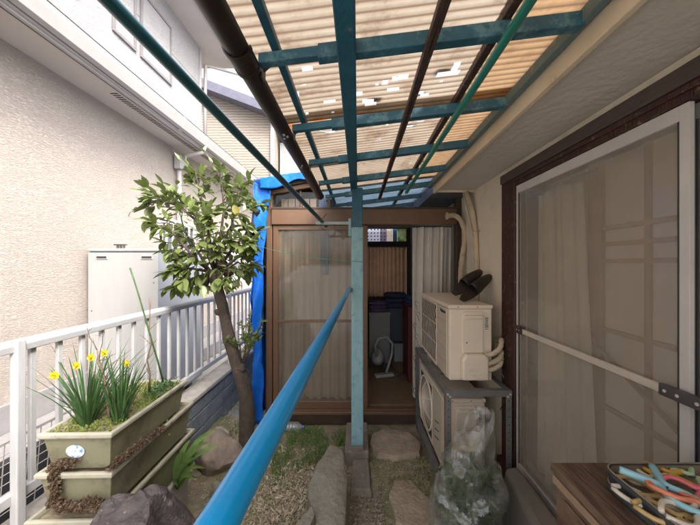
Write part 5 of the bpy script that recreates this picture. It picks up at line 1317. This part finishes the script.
w=loft([rrect(TA[0]+.005,TA[1]-.005,TA[2]+.005,TA[3]-.005,.03,ZT+h-.003),rrect(TA[0]+.005,TA[1]-.005,TA[2]+.005,TA[3]-.005,.03,ZT+.004)]); w.add(rrect(TA[0]+.005,TA[1]-.005,TA[2]+.005,TA[3]-.005,.03,ZT+.0045),[tuple(range(28))]); w.open=True
build(w,'lining',m_tinin,tn,auto=40)
def peg(label,c,yaw,tilt,roll,mats,L=.125,spread=.021,hs=.026,th=.0052):
    root=thing('laundry_peg',label,'clothes peg',c,group='plastic laundry pegs in the tin')
    m=Matrix.Translation(c)@Matrix.Rotation(yaw,4,'Z')@Matrix.Rotation(tilt,4,'Y')@Matrix.Rotation(roll,4,'X')
    for s_ in (1,-1):
        pts=[]
        for i in range(17):
            t=i/16; x=-L/2+L*t
            # jaw bulge at the front, crossing at pivot, handles apart at back
            if t<.58: y=s_*(.004+spread*math.sin(math.pi*(t/.58)))
            else: q=(t-.58)/.42; y=s_*(.004+q*hs)
            pts.append(m@Vector((x,y,0)))
        mb=MB()
        mb.tube(pts,[th]*9+[th*1.25]*8,8)
        build(mb,'arm',mats,root,smooth=True)
    mb=MB(); mb.tube([m@Vector((L*.085+.006*math.cos(a),.0,.0)+Vector((0,.008*math.sin(a),0))[:0] if False else (L*.085+.008*math.cos(a),.010*math.sin(a),.004*math.sin(2*a))) for a in [i*math.pi/6 for i in range(12)]],.0022,6,closed=True)
    build(mb,'spring',m_steel,root,smooth=True)
def plas(n_,c): return M(n_,c,.35,tuple(x*.9 for x in c),scale=20)
pb=plas('pale_blue_plastic',(.30,.58,.68)); pw=plas('off_white_plastic',(.68,.62,.52)); py=plas('mustard_plastic',(.70,.42,.05)); pp_=plas('pink_plastic',(.72,.16,.20)); po_=plas('coral_plastic',(.75,.25,.14)); pg=plas('pale_green_plastic',(.45,.62,.38)); pt=plas('tan_plastic',(.55,.38,.16))
def PP(px,py,z):
    Y=(H-z)*F/(py-CY); return Vector(((px-CX)/F*Y,Y,z))
peg('pale blue laundry peg lying across the top of the pile in the tin',PP(668,489,.992),R(100),R(-3),.05,pb,.125,.024,.046,.0068)
peg('off white laundry peg under the pale blue one, nearest the far corner of the tin',PP(645,478,.965),R(-30),.0,.2,pw,.10)
peg('mustard laundry peg at the far edge of the tin behind the pale blue one',PP(666,473,.972),R(-25),.05,0,py,.09)
peg('tan laundry peg beside the near side of the pale blue one',PP(652,492,.967),R(-42),0,.1,pt,.13)
peg('cream white laundry peg lowest at the left edge of the pile',PP(650,503,.962),R(-42),.05,0,pw,.125)
peg('pink laundry peg on the right of the pile',PP(693,490,.985),R(-15),0,.3,pp_,.12)
peg('coral laundry peg overlapping the pink one',PP(686,497,.992),R(-32),.08,-.2,po_,.12)
peg('pale green laundry peg at the far right corner of the tin',PP(692,477,.970),R(10),0,.1,pg,.09)
peg('pale cream laundry peg near the front of the tin below the coral one',PP(690,513,.985),R(5),.05,.2,pw,.12)
peg('tan laundry peg near the front of the tin',PP(672,516,.970),R(-28),0,.1,pt,.12)
peg('mustard laundry peg lying near the camera side of the tin',Vector((.74,.45,.965)),R(70),0,.1,py,.12)
peg('pink laundry peg lying near the camera side of the tin',Vector((.82,.42,.965)),R(20),0,.1,pp_,.12)

# ------------------------------------------------------------ CAMERA, LIGHT, WORLD
cam=bpy.data.cameras.new('camera'); co=bpy.data.objects.new('camera',cam); col.objects.link(co); scn.camera=co
co.location=(0,0,H); co.rotation_euler=(R(90),0,0)
cam.sensor_width=36; cam.sensor_fit='HORIZONTAL'; cam.lens=36*F/700; cam.shift_x=-(CX-350)/700; cam.shift_y=(CY-262.5)/700
cam.clip_start=.02; cam.clip_end=2000
world=bpy.data.worlds.new('World'); scn.world=world; world.use_nodes=True
nt=world.node_tree; bgn=nt.nodes['Background']; sky=nt.nodes.new('ShaderNodeTexSky'); sky.sky_type='NISHITA'; sky.sun_disc=False
d=Vector((-.50,.50,-.72)).normalized()      # direction the sunlight travels
el=math.asin(-d.z); az=math.atan2(-d.x,-d.y)
sky.sun_elevation=el; sky.sun_rotation=az; sky.air_density=1.0; sky.dust_density=7.0; sky.ozone_density=1
hsv=nt.nodes.new('ShaderNodeHueSaturation'); hsv.inputs['Saturation'].default_value=.42; hsv.inputs['Value'].default_value=1.15; nt.links.new(sky.outputs[0],hsv.inputs['Color']); nt.links.new(hsv.outputs[0],bgn.inputs[0]); bgn.inputs[1].default_value=.15
sl=bpy.data.lights.new('sun','SUN'); sl.energy=.95; sl.angle=R(14); sl.color=(1,.94,.87)
so=bpy.data.objects.new('sun',sl); col.objects.link(so); so.rotation_euler=d.to_track_quat('-Z','Y').to_euler()
vs=scn.view_settings; vs.view_transform='Standard'; vs.look='None'; vs.gamma=1; vs.use_curve_mapping=False; vs.exposure=1.8
scn.cycles.max_bounces=10; scn.cycles.transparent_max_bounces=16; scn.cycles.diffuse_bounces=5
